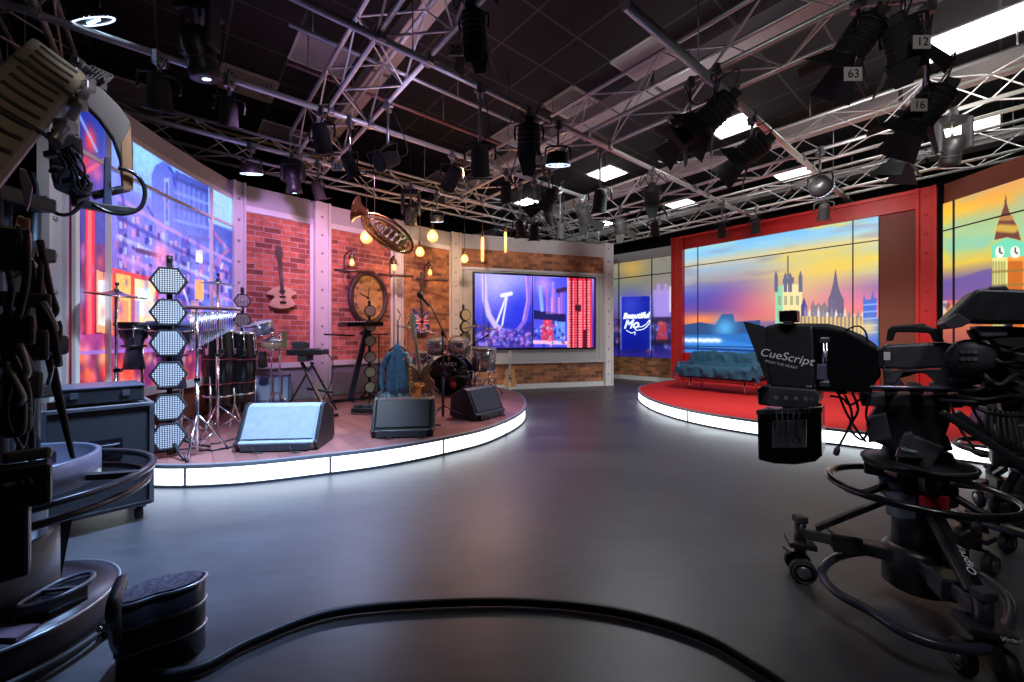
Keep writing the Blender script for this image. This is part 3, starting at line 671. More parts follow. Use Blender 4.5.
P.poly([(828, 322), (828, 300), (836, 298), (836, 325)], (.42, .40, .50), .6)
P.poly([(811, 325), (811, 306), (813, 300), (815, 306), (819, 303), (821, 306), (825, 302), (828, 308), (828, 325)], (.52, .46, .50))
for k in range(15): P.poly([(804+k*4.4, 334), (804+k*4.4, 312+k*.2), (805.3+k*4.4, 305+k*.2+(k % 3)*3), (806.6+k*4.4, 312+k*.2), (806.6+k*4.4, 334)], (.86, .82, .78) if k % 2 else (.55, .52, .6))
P.poly([(800, 316), (870, 318), (870, 338), (800, 334)], (.95, .78, .42), .75)
for k in range(17): P.line([(801+k*4, 317), (801+k*4, 336)], .015, (.45, .4, .45), .8)
P.poly([(863, 345), (863, 300), (864, 293), (865.5, 300), (871, 299), (873, 289), (874.5, 298), (877, 298), (877, 347)], (.28, .42, .80)); 
for k in range(5): P.line([(864, 305+k*7), (877, 304+k*7)], .015, (.6, .72, 1), .8)
P.blob(868, 328, .12, (1, .85, .5), .8)
t = thing('riverside_screen', 'large portal screen showing a riverside palace under a sunset sky', 'screen', (*onl(.4), .72))
P.build('picture', t, 1.15, .0, t.location); seams(t, S, [S.map(698, 300)[0], S.map(853, 300)[0]], [2.53, .86], mat('screen_seam', (.02, .02, .05), .4), .016, .006)
# --- clock tower, right wall
S = Surf([(6.01, 5.655), (5.96, 4.7), (5.82, 3.8)], .72, 2.90); P = Pic(S, 240, 240)
P.grad([(0, (.5, .2, .3)), (.3, (.85, .50, .30)), (.40, (.80, .36, .50)), (.50, (.42, .34, .62)), (.60, (.88, .75, .30)), (.72, (.62, .80, .60)), (.86, (.66, .78, .55)), (.93, (.98, .78, .20)), (1, (.95, .66, .25))])
f = P.fbm(4, 10, 5); P.mix(np.clip((f-.48)*4, 0, 1)*(P.Y > .55), (.50, .78, .70), .7); f = P.fbm(5, 12, 15); P.mix(np.clip((f-.5)*5, 0, 1)*(P.Y > .6), (.98, .80, .22), .7)
P.poly([(941, 285), (960, 278), (985, 270), (1024, 262), (1060, 262), (1060, 300), (941, 300)], (.42, .34, .60), .85)
P.blob(1010, 185, .3, (.9, .6, .35), .7, 2)
P.poly([(941, 301), (948, 301), (948, 318), (941, 318)], (.85, .88, .95)); 
for k in range(40): P.blob(r.uniform(941, 990), r.uniform(304, 325), r.uniform(.02, .06), r.choice([(1, .8, .3), (1, .6, .2), (.4, .25, .3)]), .8)
P.poly([(994, 258), (1009, 252), (1009, 330), (994, 330)], (.93, .88, .55)); P.poly([(1009, 252), (1026, 256), (1026, 330), (1009, 330)], (.95, .62, .25))
P.poly([(993, 246), (1009, 238), (1026, 242), (1026, 256), (993, 258)], (.45, .85, .70))
P.poly([(996, 240), (999, 225), (1003, 214), (1006, 205), (1007.5, 193), (1009, 205), (1012, 214), (1019, 226), (1023, 241), (1009, 237)], (.45, .26, .22)); P.line([(1001, 228), (1016, 229)], .06, (.9, .75, .3), .8); P.line([(1003, 218), (1013, 218)], .04, (.8, .6, .3), .7)
for cx_, w_ in ((1001.5, 4.5), (1017, 5)):
    P.poly([(cx_+w_*math.cos(k*math.pi/8), 252+6.0*math.sin(k*math.pi/8)) for k in range(16)], (.96, .98, .92)); P.line([(cx_, 252), (cx_, 248)], .012, (.2, .2, .2)); P.line([(cx_, 252), (cx_+2.2, 253.5)], .012, (.2, .2, .2))
for k in range(5): P.line([(995+k*2.8, 262), (995+k*2.8, 330)], .015, (.6, .6, .35), .8); P.line([(1011+k*3, 262), (1011+k*3, 330)], .02, (.75, .35, .12), .8)
for k in range(4): P.line([(994, 272+k*14), (1026, 270+k*14)], .02, (.55, .45, .25), .7)
pass
t = thing('clock_tower_screen', 'tall curved screen at far right showing a gilded clock tower', 'screen', (5.9, 4.8, .72))
P.build('picture', t, 1.15, .02, t.location); seams(t, S, [S.map(956, 300)[0]], [2.52], mat('screen_seam', (.02, .02, .05), .4), .016, .03)
# ================================================================ STAGES
def stage(name, label, edge, back, topm, es):
    e = smooth([V((x, y, 0)) for x, y in edge], 6); e2 = [(q.x, q.y) for q in e]
    t = thing(name, label, 'stage', (*e2[len(e2)//2], 0)); pts = e2+back
    slab('deck', pts, ZS-.022, ZS, topm, t).data.transform(Matrix.Translation(-t.location))
    slab('core', [(x, y) for x, y in [((q[0]*.985+back[0][0]*.015), (q[1]*.985+back[0][1]*.015)) for q in e2]]+back, .0, ZS-.022, black, t).data.transform(Matrix.Translation(-t.location))
    cumul = [0]
    for a_, b2 in zip(e, e[1:]): cumul.append(cumul[-1]+(b2-a_).length)
    L = cumul[-1]; nP = max(3, round(L/.98)); 
    for k in range(nP):
        seg = [q for q, c_ in zip(e, cumul) if k*L/nP-1e-6 <= c_ <= (k+1)*L/nP+1e-6]
        def at(c_):
            for i in range(len(cumul)-1):
                if cumul[i+1] >= c_-1e-9: return e[i].lerp(e[i+1], (c_-cumul[i])/(cumul[i+1]-cumul[i]))
            return e[-1]
        seg = [at(k*L/nP)]+seg+[at((k+1)*L/nP)]; mb = MB()
        for a_, b2 in zip(seg, seg[1:]):
            if (b2-a_).length < 1e-4: continue
            mb.add([a_+V((0, 0, .016)), b2+V((0, 0, .016)), b2+V((0, 0, ZS-.02)), a_+V((0, 0, ZS-.02))], [(0, 1, 2, 3)])
        mb.build('light_panel', skirt, t, True)
        MB().cyl(at(k*L/nP)+V((0, 0, .0)), at(k*L/nP)+V((0, 0, ZS-.02)), .010, n=6).build('divider', steel, t, True)
    mb = MB()
    for a_, b2 in zip(e, e[1:]): mb.bar(a_+V((0, 0, ZS-.01)), b2+V((0, 0, ZS-.01)), .035, .026)
    mb.build('edge_trim', mat('deck_edge', (.4, .4, .42), .35, .6), t, True)
    mb = MB()
    for a_, b2 in zip(e, e[1:]): mb.bar(a_+V((0, 0, .008)), b2+V((0, 0, .008)), .03, .016)
    mb.build('kick_trim', dgrey, t, True)
    return t
def deck_mat():
    m, nt, p = nodes_mat('stage_boards'); L = nt.links.new
    tc = nt.nodes.new('ShaderNodeTexCoord'); mp = nt.nodes.new('ShaderNodeMapping'); mp.inputs['Rotation'].default_value = (0, 0, .9); L(tc.outputs['Object'], mp.inputs[0])
    br = nt.nodes.new('ShaderNodeTexBrick'); br.inputs['Scale'].default_value = 1; br.inputs['Brick Width'].default_value = 1.3; br.inputs['Row Height'].default_value = .13; br.inputs['Mortar Size'].default_value = .002
    br.inputs['Color1'].default_value = (.36, .15, .12, 1); br.inputs['Color2'].default_value = (.22, .085, .075, 1); br.inputs['Mortar'].default_value = (.05, .03, .03, 1); L(mp.outputs[0], br.inputs['Vector'])
    n = nt.nodes.new('ShaderNodeTexNoise'); n.inputs['Scale'].default_value = 6; n.inputs['Detail'].default_value = 8; L(tc.outputs['Object'], n.inputs[0])
    mx = nt.nodes.new('ShaderNodeMix'); mx.data_type = 'RGBA'; mx.blend_type = 'OVERLAY'; mx.inputs[0].default_value = .4; L(br.outputs[0], mx.inputs[6]); L(n.outputs[0], mx.inputs[7]); L(mx.outputs[2], p.inputs['Base Color'])
    p.inputs['Roughness'].default_value = .32; return m
stage('band_stage', 'low curved wooden stage with glowing white skirt in front of the brick walls',
      [(-3.2, 3.02), (-2.52, 2.85), (-1.96, 2.89), (-1.43, 3.1), (-1.0, 3.32), (-.57, 3.67), (-.22, 4.08), (.10, 4.85), (.18, 5.7), (.06, 6.6), (-.35, 7.35), (-.8, 7.8)],
      [(-1.04, 7.78), (-1.2, 7.68), (-2.0, 6.9), (-2.82, 6.05), (-3.48, 5.28), (-3.50, 4.7), (-3.43, 4.1), (-3.28, 3.2)], deck_mat(), 3)
carpet = mat('red_carpet', (.62, .012, .012), .9, noise=.22, nscale=120, bump=.3)
stage('presenter_stage', 'low curved red carpeted stage with glowing white skirt before the riverside screen',
      [(3.5, 8.5), (3.0, 8.15), (2.35, 7.4), (2.08, 6.6), (2.02, 5.7), (2.2, 4.95), (2.6, 4.38), (3.13, 3.98), (3.6, 3.6), (4.1, 3.2), (4.7, 2.85), (5.35, 2.7)],
      [(5.45, 2.8), (5.74, 3.7), (5.9, 4.7), (5.80, 5.78), (3.62, 8.50)], carpet, 3)
# ================================================================ TRUSSES AND BARS
def truss(label, p0, p1, w_=.42, pitch=.42, r=.022):
    p0, p1 = V(p0), V(p1); t = thing('lighting_truss', label, 'truss', (p0+p1)/2, 0, 'aluminium trusses under the ceiling')
    d = (p1-p0); L = d.length; d.normalize(); x = d.cross(V((0, 0, 1))).normalized(); up = V((0, 0, 1)); h = w_/2
    cs = [(-h, -h), (h, -h), (h, h), (-h, h)]; n = int(L/pitch)
    for a, b_ in cs: MB().cyl(p0+x*a+up*b_, p1+x*a+up*b_, r, n=8).build('chord', alu, t, True)
    for i in range(4):
        (a0, b0), (a1, b1) = cs[i], cs[(i+1) % 4]; pts = []
        for k in range(n+1):
            s_ = d*(L*k/n); a, b_ = (a0, b0) if (k+i) % 2 else (a1, b1); pts.append(p0+s_+x*a+up*b_)
        MB().tube(pts, .010, 6, sm=0).build('bracing', alu, t, True)
    for e in (p0, p1): MB().tube([e+x*a+up*b_ for a, b_ in cs], .014, 6, True, 0).build('end_frame', alu, t, True)
    return t
ZT = 3.56
truss('wide box truss crossing the upper left of the ceiling beside the warm duct', AB(.9, 1.4, ZT), AB(6.1, 1.4, ZT))
truss('box truss rising from the back to the upper right, below the lilac duct', AB(-.6, 3.78, ZT), AB(6.1, 3.78, ZT))
truss('box truss on the right below the nearer white duct', AB(-1.2, 6.3, ZT), AB(8.2, 6.3, ZT))
truss('box truss above the red portal at far right', AB(-.6, 8.2, ZT-.02), AB(8.2, 8.2, ZT-.02), .36, .4)
truss('short box truss in the top left corner above the crane', AB(1.6, -.95, ZT), AB(6.1, -.95, ZT))
truss('long box truss running behind the top of the brick walls', AB(6.5, -1.9, ZT), AB(6.5, 8.0, ZT), .36, .4)
ZB = 3.30
BARS = [(1.63, 2.35, 9.2), (3.0, .2, 8.6), (4.3, -2.2, 5.2), (5.62, -2.0, 4.4)]
labs = ['thick lighting bar starting near the top centre and crossing two trusses', 'long lighting bar crossing the middle of the ceiling from top left',
        'lighting bar above the left street picture carrying the dark lamps', 'lighting bar just above the tops of the brick walls']
for (a, b0, b1), l_ in zip(BARS, labs):
    t = thing('lighting_bar', l_, 'bar', AB(a, (b0+b1)/2, ZB), 0, 'aluminium bars carrying lamps')
    MB().cyl(AB(a, b0, ZB), AB(a, b1, ZB), .036 if a < 2 else .028, n=12).build('tube', alu, t, True)
    for b_ in (1.4, 3.78, 6.3, 8.2, -.95):
        if b0 < b_-.2 and b_+.2 < b1:
            for s_ in (-.2, .2): MB().bar(AB(a, b_+s_-.03, ZB+.02), AB(a, b_+s_+.03, ZB+.02), .09, .09).build('coupler', steel, t, True, .008)
    for k in range(2):
        b_ = b0+(b1-b0)*(.15+.62*k); MB().cyl(AB(a, b_, ZB+.02), AB(a, b_, ZC), .006, n=6).build('drop_wire', steel, t, True)
for a, b0, b1, l_, m in ((4.15, .8, 4.4, 'slim upper pipe between the left truss and the middle lamps', alu), (4.75, .9, 4.6, 'thin reddish conduit pipe running above the middle lamps', mat('copper_pipe', (.45, .22, .18), .4, .6)), (6.9, -1.6, 4.6, 'thin yellowish conduit far back near the ceiling', mat('yellow_pipe', (.45, .38, .16), .4, .3))):
    t = thing('ceiling_pipe', l_, 'pipe', AB(a, (b0+b1)/2, 3.9)); MB().cyl(AB(a, b0, 3.9), AB(a, b1, 3.9), .020, n=8).build('tube', m, t, True)
    for k in range(3): MB().cyl(AB(a, b0+.2+(b1-b0-.4)*k/2, 3.9), AB(a, b0+.2+(b1-b0-.4)*k/2, ZC), .005, n=6).build('hanger', steel, t, True)
# ================================================================ LAMPS
def hook(px, py, prefer=None):
    r = V(((px-CX)/F, 1, 0)); best = None
    cand = [('a', a, b0, b1, ZB-.03) for a, b0, b1 in BARS]+[('b', b_+s_, -1, 7, ZT-.24) for b_ in (1.4, 3.78, 6.3) for s_ in (-.21, .21)]+[('b', 8.2+s_, 0, 8, ZT-.22) for s_ in (-.18, .18)]+[('a', 6.5+s_, -1.8, 7.9, ZT-.20) for s_ in (-.18, .18)]
    for k, c, lo, hi, zt in cand:
        u, o = (U1, U2) if k == 'a' else (U2, U1); den = r.dot(u)
        if abs(den) < 1e-3: continue
        d = c/den
        if d < .8: continue
        q = r*d
        if not lo < q.dot(o) < hi: continue
        drop = zt-(H+(CY-py)/F*d); e = abs(drop-.42)
        if best is None or e < best[0]: best = (e, q, zt, drop)
    e, q, zt, drop = best
    return V((q.x, q.y, zt)), min(max(drop, .26), .95)
def lampbody(kind, px, py, lab, yaw=0, pitch=60, s=1.0, tagno=None, lit=None, group=None, doorspread=35, free=None, tagat=None):
    if free: o = D(px, py, free); o.z += .40; drop = .40
    else: o, drop = hook(px, py)
    s *= {'fresnel': .86, 'mover': .82, 'par': .74, 'flood': .85}[kind]
    nm = {'fresnel': 'barn_door_lamp', 'mover': 'moving_head_lamp', 'par': 'spot_lamp', 'flood': 'round_led_lamp'}[kind]
    t = thing(nm, lab, 'stage lamp', o, 0, group or {'fresnel': 'black barn-door lamps', 'mover': 'black moving head lamps', 'par': 'small spot lamps', 'flood': 'round led lamps'}[kind])
    y, p = math.radians(yaw), math.radians(pitch)
    ax = V((math.sin(y)*math.cos(p), math.cos(y)*math.cos(p), -math.sin(p))); sd = V((math.cos(y), -math.sin(y), 0)); up = sd.cross(ax)
    c = V((0, 0, -drop)); hw = .15*s
    if free: MB().cyl((0, 0, .04), (0, 0, ZC-o.z), .02, n=10).build('drop_tube', steel, t)
    b = MB().box((0, 0, 0), (.05, .09, .11)); b.cyl((-.05, 0, -.01), (.05, 0, -.01), .018); b.build('clamp', steel, t, bevel=.006)
    MB().cyl((0, 0, -.04), (0, 0, -drop+hw+.02), .014, n=8).build('spigot', steel, t)
    top = c+V((0, 0, hw+.02))
    b = MB().tube([c-sd*hw, c-sd*hw+V((0, 0, hw)), top, c+sd*hw+V((0, 0, hw)), c+sd*hw], .012*s, 6, sm=2); b.build('yoke', black, t)
    if kind == 'fresnel':
        MB().lathe([(.06*s, -.17*s), (.115*s, -.15*s), (.125*s, -.05*s), (.125*s, .10*s), (.135*s, .12*s), (.135*s, .15*s), (.11*s, .15*s)], c, ax, 16).build('body', matt, t)
        b = MB()
        for k in range(4): b.ring(c+ax*(-.11+.05*k)*s, ax, .128*s, .006*s, 20, 5)
        b.build('cooling_fins', dgrey, t)
        MB().lathe([(.001, .145*s), (.06*s, .14*s), (.11*s, .12*s)], c, ax, 16).build('lens', lit or mat('dark_glass', (.05, .05, .06), .08), t)
        MB().box(c-ax*.19*s-up*.02, (.10*s, .08*s, .10*s), Matrix((sd, ax, up)).transposed()).build('control_box', dgrey, t, bevel=.005)
        for k, (dv, ov) in enumerate(((sd, up), (-sd, up), (up, sd), (-up, sd))):
            a = math.radians(doorspread+6*(k % 2)); o0 = c+ax*.15*s+dv*.13*s; out = (ax*math.cos(a)+dv*math.sin(a)); L = .24*s if k < 2 else .20*s
            e = (.10 if k < 2 else .12)*s; f_ = (.17 if k < 2 else .06)*s
            MB().plate([o0-ov*e, o0+ov*e, o0+out*L+ov*f_, o0+out*L-ov*f_], out.cross(ov)*.004).build('barn_door', matt, t)
        MB().ring(c+ax*.15*s, ax, .14*s, .008*s, 20, 5).build('front_ring', dgrey, t)
        for k in range(2): MB().tube([c-ax*.18*s+sd*.04*(k*2-1), c-ax*.25*s+sd*.12*(k*2-1)+V((0, 0, .1)), c+sd*(.2+.05*k)*(k*2-1)*s+V((0, 0, .16)), V((.04*(k*2-1), 0, -.02))], .006, 5).build('power_cable', rubber, t)
    elif kind == 'mover':
        MB().box((0, 0, -.10*s), (.30*s, .20*s, .10*s)).build('base', black, t, bevel=.015)
        for sg in (-1, 1): MB().box(c*.55+sd*sg*.15*s+V((0, 0, -.02)), (.05*s, .13*s, drop*.85)).build('arm', dgrey, t, bevel=.012)
        MB().lathe([(.06*s, -.18*s), (.11*s, -.16*s), (.12*s, -.02*s), (.10*s, .06*s), (.115*s, .12*s), (.115*s, .2*s), (.09*s, .2*s)], c, ax, 18).build('head', black, t)
        MB().lathe([(.001, .198*s), (.045*s, .196*s)] if lit is None else [(.001, .205*s), (.09*s, .19*s)], c, ax, 14).build('lens', lit or mat('dark_glass', (.05, .05, .06), .08), t)
        MB().ring(c+ax*.06*s, ax, .108*s, .008*s, 20, 5).build('collar', dgrey, t)
    elif kind == 'par':
        MB().lathe([(.04*s, -.15*s), (.075*s, -.13*s), (.09*s, -.05*s), (.095*s, .14*s), (.105*s, .15*s), (.09*s, .155*s)], c, ax, 16).build('can', matt, t)
        MB().lathe([(.001, .12*s), (.088*s, .12*s)], c, ax, 14).build('lens', lit or mat('dark_glass', (.05, .05, .06), .08), t)
        b = MB(); fw = .12*s; b.tube([c+ax*.16*s+sd*a*fw+up*b_*fw for a, b_ in ((-1, -1), (1, -1), (1, 1), (-1, 1))], .008*s, 6, True, 0); b.build('gel_frame', black, t)
        MB().tube([c-ax*.14*s, c-ax*.2*s+V((.08, 0, .06)), V((.05, .03, -.05))], .005, 5).build('power_cable', rubber, t)
    elif kind == 'flood':
        MB().lathe([(.05*s, -.10*s), (.13*s, -.08*s), (.15*s, .04*s), (.155*s, .06*s), (.135*s, .06*s)], c, ax, 22).build('body', black, t)
        MB().ring(c+ax*.06*s, ax, .145*s, .010*s, 28, 6).build('light_ring', mat('soft_lit_ring', (.6, .7, .9), .3, emit=(.6, .75, 1.0), es=2.0), t)
        for k in range(3 if s < 1.2 else 5): MB().ball(c+ax*.055*s+sd*(k-(1 if s < 1.2 else 2))*.055*s, .022*s, 8, 6).build('led_lens', lit or blueled, t)
    if tagno:
        tc = c-V((0, 0, .14*s))+sd*.10-V((0, .16, 0)); 
        if yaw: tc = c-V((0, 0, .12*s))+V((-.06, -.17, 0))
        if tagat: tc = D(*tagat, o.y-(.34 if tagno == '63' else .14))-o
        pl = MB().box(tc, (.105, .006, .08)).build('number_tag', paper, t)
        MB().cyl(tc+V((0, .004, 0)), c+V((0, 0, -.02)), .005, n=6).build('tag_stem', steel, t)
        text('tag_number', tagno, .072, ink, pl, tc+V((0, -.005, -.002)), (1, 0, 0), (0, 0, 1), .001)
    return t
LB = lampbody
LB('flood', 88, 12, 'large round led lamp with three bright cells in the top left corner', 20, 55, 1.05, free=3.0)
LB('mover', 200, 52, 'lit moving head lamp hanging nearest the top left', 20, 75, 1.1, lit=blueled, free=3.0)
LB('par', 159, 90, 'shiny dark spot lamp hanging under the near bar, first from the left', -30, 70, 1.15)
LB('par', 229, 106, 'dark spot lamp hanging under the near bar beside the ceiling vent', -30, 70, 1.0)
LB('flood', 251, 168, 'lit led lamp hanging in front of the first white column', 0, 75, .9)
LB('mover', 293, 180, 'lit moving head lamp above the first brick wall', 0, 75, .95, lit=blueled)
LB('par', 318, 190, 'grey spot lamp right above the second white column', 30, 70, 1.0)
LB('par', 322, 136, 'spot lamp with dim lens inside the left box truss', 10, 70, 1.2)
LB('par', 388, 160, 'spot lamp with a pink glowing lens above the hanging horn', 215, 30, 1.15, lit=pinkglass)
LB('par', 350, 165, 'black spot lamp tucked under the bar left of the pink lensed lamp', 30, 60, 1.0, tagno='21')
LB('mover', 411, 214, 'lit moving head lamp right of the hanging horn', -15, 60, .95, lit=blueled)
LB('flood', 437, 219, 'small lit lamp above the round amber bulb', 0, 70, .75)
LB('fresnel', 474, 30, 'barn-door lamp with square tag near the top centre by the left truss', 10, 72, .8, tagno='20', tagat=(456, 50), doorspread=12, free=2.9)
LB('fresnel', 529, 140, 'barn-door lamp hanging at the crossing left of the middle truss', 0, 75, 1.05, tagno='7', tagat=(541, 160), doorspread=12)
LB('flood', 558, 160, 'round lamp with small blue lights right of the number 7 lamp', 0, 75, 1.0)
LB('fresnel', 549, 200, 'barn-door lamp with open flaps above the grey screen wall', -40, 45, 1.0, tagno='18', tagat=(557, 208), doorspread=45)
LB('fresnel', 584, 216, 'barn-door lamp with spread flaps above the last white column', 40, 50, .95, doorspread=50)
LB('par', 506, 190, 'black spot lamp in front of the glowing panel over the grey wall', 0, 60, 1.1)
LB('par', 520, 228, 'small spot lamp just over the upper band of the grey screen wall', 20, 50, 1.0)
LB('par', 534, 232, 'small upright spot lamp over the grey wall, right of its neighbour', 0, 75, 1.0)
LB('par', 560, 231, 'small black spot lamp over the upper brick strip', 0, 75, 1.0)
LB('fresnel', 620, 226, 'barn-door lamp hanging over the gap between grey wall and recess', 30, 45, .9, doorspread=45)
LB('par', 452, 178, 'round dim lamp high above the drum kit', -30, 30, 1.3)
LB('par', 480, 160, 'dark spot lamp left of the number 7 lamp', 0, 60, 1.2)
LB('par', 655, 228, 'small spot lamp above the narrow blue sign screen', 20, 55, 1.0)
LB('par', 722, 230, 'small spot lamp at the left end over the red portal', 30, 60, 1.0)
LB('par', 756, 226, 'small spot lamp over the red portal lintel, left of the middle', 30, 60, 1.0)
LB('par', 824, 211, 'small spot lamp over the red portal lintel, right of the middle', 30, 60, 1.0)
LB('flood', 820, 186, 'round black lamp on the thick bar over the portal', 60, 20, 1.0, lit=mat('dark_glass', (.05, .05, .06), .08))
LB('fresnel', 716, 112, 'large barn-door lamp clustered at the crossing right of centre', -60, 40, 1.05, doorspread=40)
LB('fresnel', 690, 132, 'barn-door lamp with wide open dark flaps left of the crossing cluster', -80, 35, .9, doorspread=50)
LB('fresnel', 752, 150, 'barn-door lamp below the glowing ceiling light', -70, 35, 1.05, doorspread=35)
LB('par', 672, 150, 'thin black spot lamp between the middle truss and the duct', 0, 60, 1.0)
LB('fresnel', 858, 22, 'largest barn-door lamp at top right with the number 63 tag', -50, 55, 1.0, tagno='63', tagat=(853, 74), doorspread=40)
LB('fresnel', 903, 40, 'barn-door lamp with a purple cable beside the number 63 lamp', 60, 50, .85, tagno='12', tagat=(922, 42), doorspread=25)
LB('fresnel', 927, 108, 'barn-door lamp with the number 16 tag in the right lamp stack', -50, 55, .95, tagno='16', tagat=(919, 105), doorspread=40)
LB('fresnel', 905, 140, 'lowest barn-door lamp of the right stack, flap pointing down', -30, 70, 1.0, doorspread=35)
LB('mover', 952, 150, 'moving head lamp tangled in cables at the right stack', 30, 60, .9)
LB('par', 600, 200, 'black spot lamp hanging under the middle truss near the back', 0, 70, 1.2)
LB('fresnel', 652, 196, 'barn-door lamp on the right truss above the recess', 20, 60, .9, doorspread=30)
# ================================================================ HANGING BULBS AND HORN
def bulb(px, py, d, lab, kind='globe', s=1.0):
    o = D(px, py, d); t = thing('pendant_bulb', lab, 'light bulb', o, 0, 'amber filament bulbs hanging over the band stage')
    top = 3.36-o.z
    MB().cyl((0, 0, .12*s), (0, 0, top), .004, n=6).build('cord', black, t)
    MB().lathe([(.012, .13*s), (.024, .12*s), (.026, .06*s), (.02, .05*s)], (0, 0, 0), (0, 0, 1), 12).build('socket', mat('antique_socket', (.08, .05, .03), .4, .7), t)
    if kind == 'globe': pr = [(.018, .055), (.03, .045), (.055, .01), (.062, -.02), (.055, -.05), (.03, -.075), (.002, -.082)]
    elif kind == 'tube': pr = [(.014, .055), (.018, .03), (.018, -.20), (.012, -.215), (.002, -.218)]
    else: pr = [(.016, .055), (.022, .04), (.04, -.01), (.042, -.03), (.03, -.06), (.002, -.07)]
    MB().lathe([(r_*s, z*s) for r_, z in pr], (0, 0, 0), (0, 0, 1), 16).build('glass', bulbg, t)
    h_ = pr[-1][1]*s
    MB().tube([(0, 0, .03*s), (.012*s, .0, h_*.3), (0, 0, h_*.75), (-.012*s, 0, h_*.3), (0, 0, .03*s)], .006*s, 6).build('filament', hotbulb, t)
    l = bpy.data.lights.new('bulb_glow', 'POINT'); l.energy = 3.2*s; l.color = (1, .5, .18); l.shadow_soft_size = .07
    lo = bpy.data.objects.new('bulb_glow', l); COL.objects.link(lo); lo.parent = t; lo.location = (0, -.12, -.05)
    return t
bulb(366.5, 236, 5.6, 'large round amber bulb just under the horn bell', s=1.35)
bulb(432.5, 235, 6.5, 'large round amber bulb right of the hanging horn', s=1.45)
bulb(420, 251, 6.2, 'amber bulb hanging below the horn tail', s=1.1)
bulb(464.5, 258, 7.0, 'amber bulb hanging left of the wide wall screen', s=1.1)
bulb(482.5, 242, 7.1, 'tall tube bulb hanging above the wall screen corner', 'tube', 1.6)
bulb(505.5, 236, 7.3, 'tube bulb hanging right of the other tube bulb', 'tube', 1.4)
def wall_lamp(px, py, d, lab, arm):
    o = D(px, py, d); t = thing('wall_lamp', lab, 'wall lamp', o, 0, 'pipe wall lamps on the brick'); pm = mat('old_iron_pipe', (.12, .08, .07), .45, .8)
    MB().lathe([(.03, .12), (.045, .10), (.05, .05), (.02, .045)], n=12).build('socket', pm, t)
    MB().lathe([(.016, .05), (.022, .03), (.036, -.01), (.036, -.03), (.02, -.055), (.002, -.06)], n=14).build('bulb', bulbg, t)
    MB().tube([(0, 0, .03), (.008, 0, -.01), (0, 0, -.03)], .007, 6).build('filament', hotbulb, t)
    MB().tube([(0, 0, .1), (0, 0, .17), (arm[0]*.3, arm[1]*.3, .17), (arm[0], arm[1], .12), (arm[0], arm[1], -.1)], .014, 8, sm=2).build('pipe_arm', pm, t)
    MB().cyl((-.22, -.1, -.13), (.28, .14, -.13), .02).build('shelf_pipe', pm, t); MB().cyl((.0, 0, -.13), (arm[0], arm[1], -.13), .014).build('bracket', pm, t)
    l = bpy.data.lights.new('bulb_glow', 'POINT'); l.energy = 1.8; l.color = (1, .5, .18); l.shadow_soft_size = .05
    lo = bpy.data.objects.new('bulb_glow', l); COL.objects.link(lo); lo.parent = t; lo.location = (.05, -.12, -.03)
wall_lamp(352, 262, 5.95, 'pipe wall lamp with small bulb left above the clock', (-.18, .17))
wall_lamp(394, 267, 6.45, 'pipe wall lamp with small bulb in front of the narrow white column', (-.12, .20))
wall_lamp(430, 272, 7.05, 'pipe wall lamp with small bulb above the flag painted guitar', (-.14, .22))
c = D(388, 233, 5.0); t = thing('hanging_horn', 'large brass tuba hung sideways from the truss over the band stage', 'tuba', c)
ex = V((.80, .25, -.54)).normalized(); ez = V((.5, .1, .85)); ez = (ez-ex*ez.dot(ex)).normalized(); ey = ez.cross(ex)
def hp(x, z, y=0): return ex*x+ez*z+ey*y
def oval(rx, rz, y=0, k=28, x0=0, z0=0): return [hp(x0+rx*math.cos(2*math.pi*i/k), z0+rz*math.sin(2*math.pi*i/k), y) for i in range(k)]
MB().tube(oval(.34, .15), .020, 8, True, 0).build('outer_bow', brass, t)
MB().tube(oval(.28, .11, .05), .014, 8, True, 0).build('inner_bow', gold, t)
MB().tube(oval(.20, .075, -.04, x0=.04), .012, 8, True, 0).build('inner_bow', gold, t)
MB().tube([hp(.25, -.02, .03), hp(.0, -.10, .03), hp(-.2, -.06, .02), hp(-.34, .02), hp(-.40, .05)], [.018, .04], 10).build('bell_throat', brass, t)
MB().lathe([(.045, -.06), (.06, .0), (.10, .05), (.16, .08), (.165, .082), (.10, .055)], hp(-.38, .04), (-.9, -.15, .3), 24).build('bell', mat('dark_brass', (.20, .10, .05), .3, .9, noise=.3), t)
for k in range(4): MB().cyl(hp(-.02+k*.07, -.05, -.05), hp(.0+k*.07, .09, -.05), .020, n=10).build('valve', gold, t)
for k in range(7): MB().tube([hp(-.22+k*.07, -.09, -.02), hp(-.24+k*.07, 0, -.07), hp(-.18+k*.07, .08, -.03), hp(-.14+k*.07, .0, .03)], .009, 6, True).build('tubing', gold, t)
MB().tube([hp(.3, .03), hp(.40, -.02), hp(.42, -.08)], .008, 6).build('mouthpipe', brass, t)
for x in (-.25, .25): MB().cyl(hp(x, .1), hp(x, .1)+V((0, 0, 3.36-(c+hp(x, .1)).z)), .003, n=5).build('hanging_wire', steel, t)
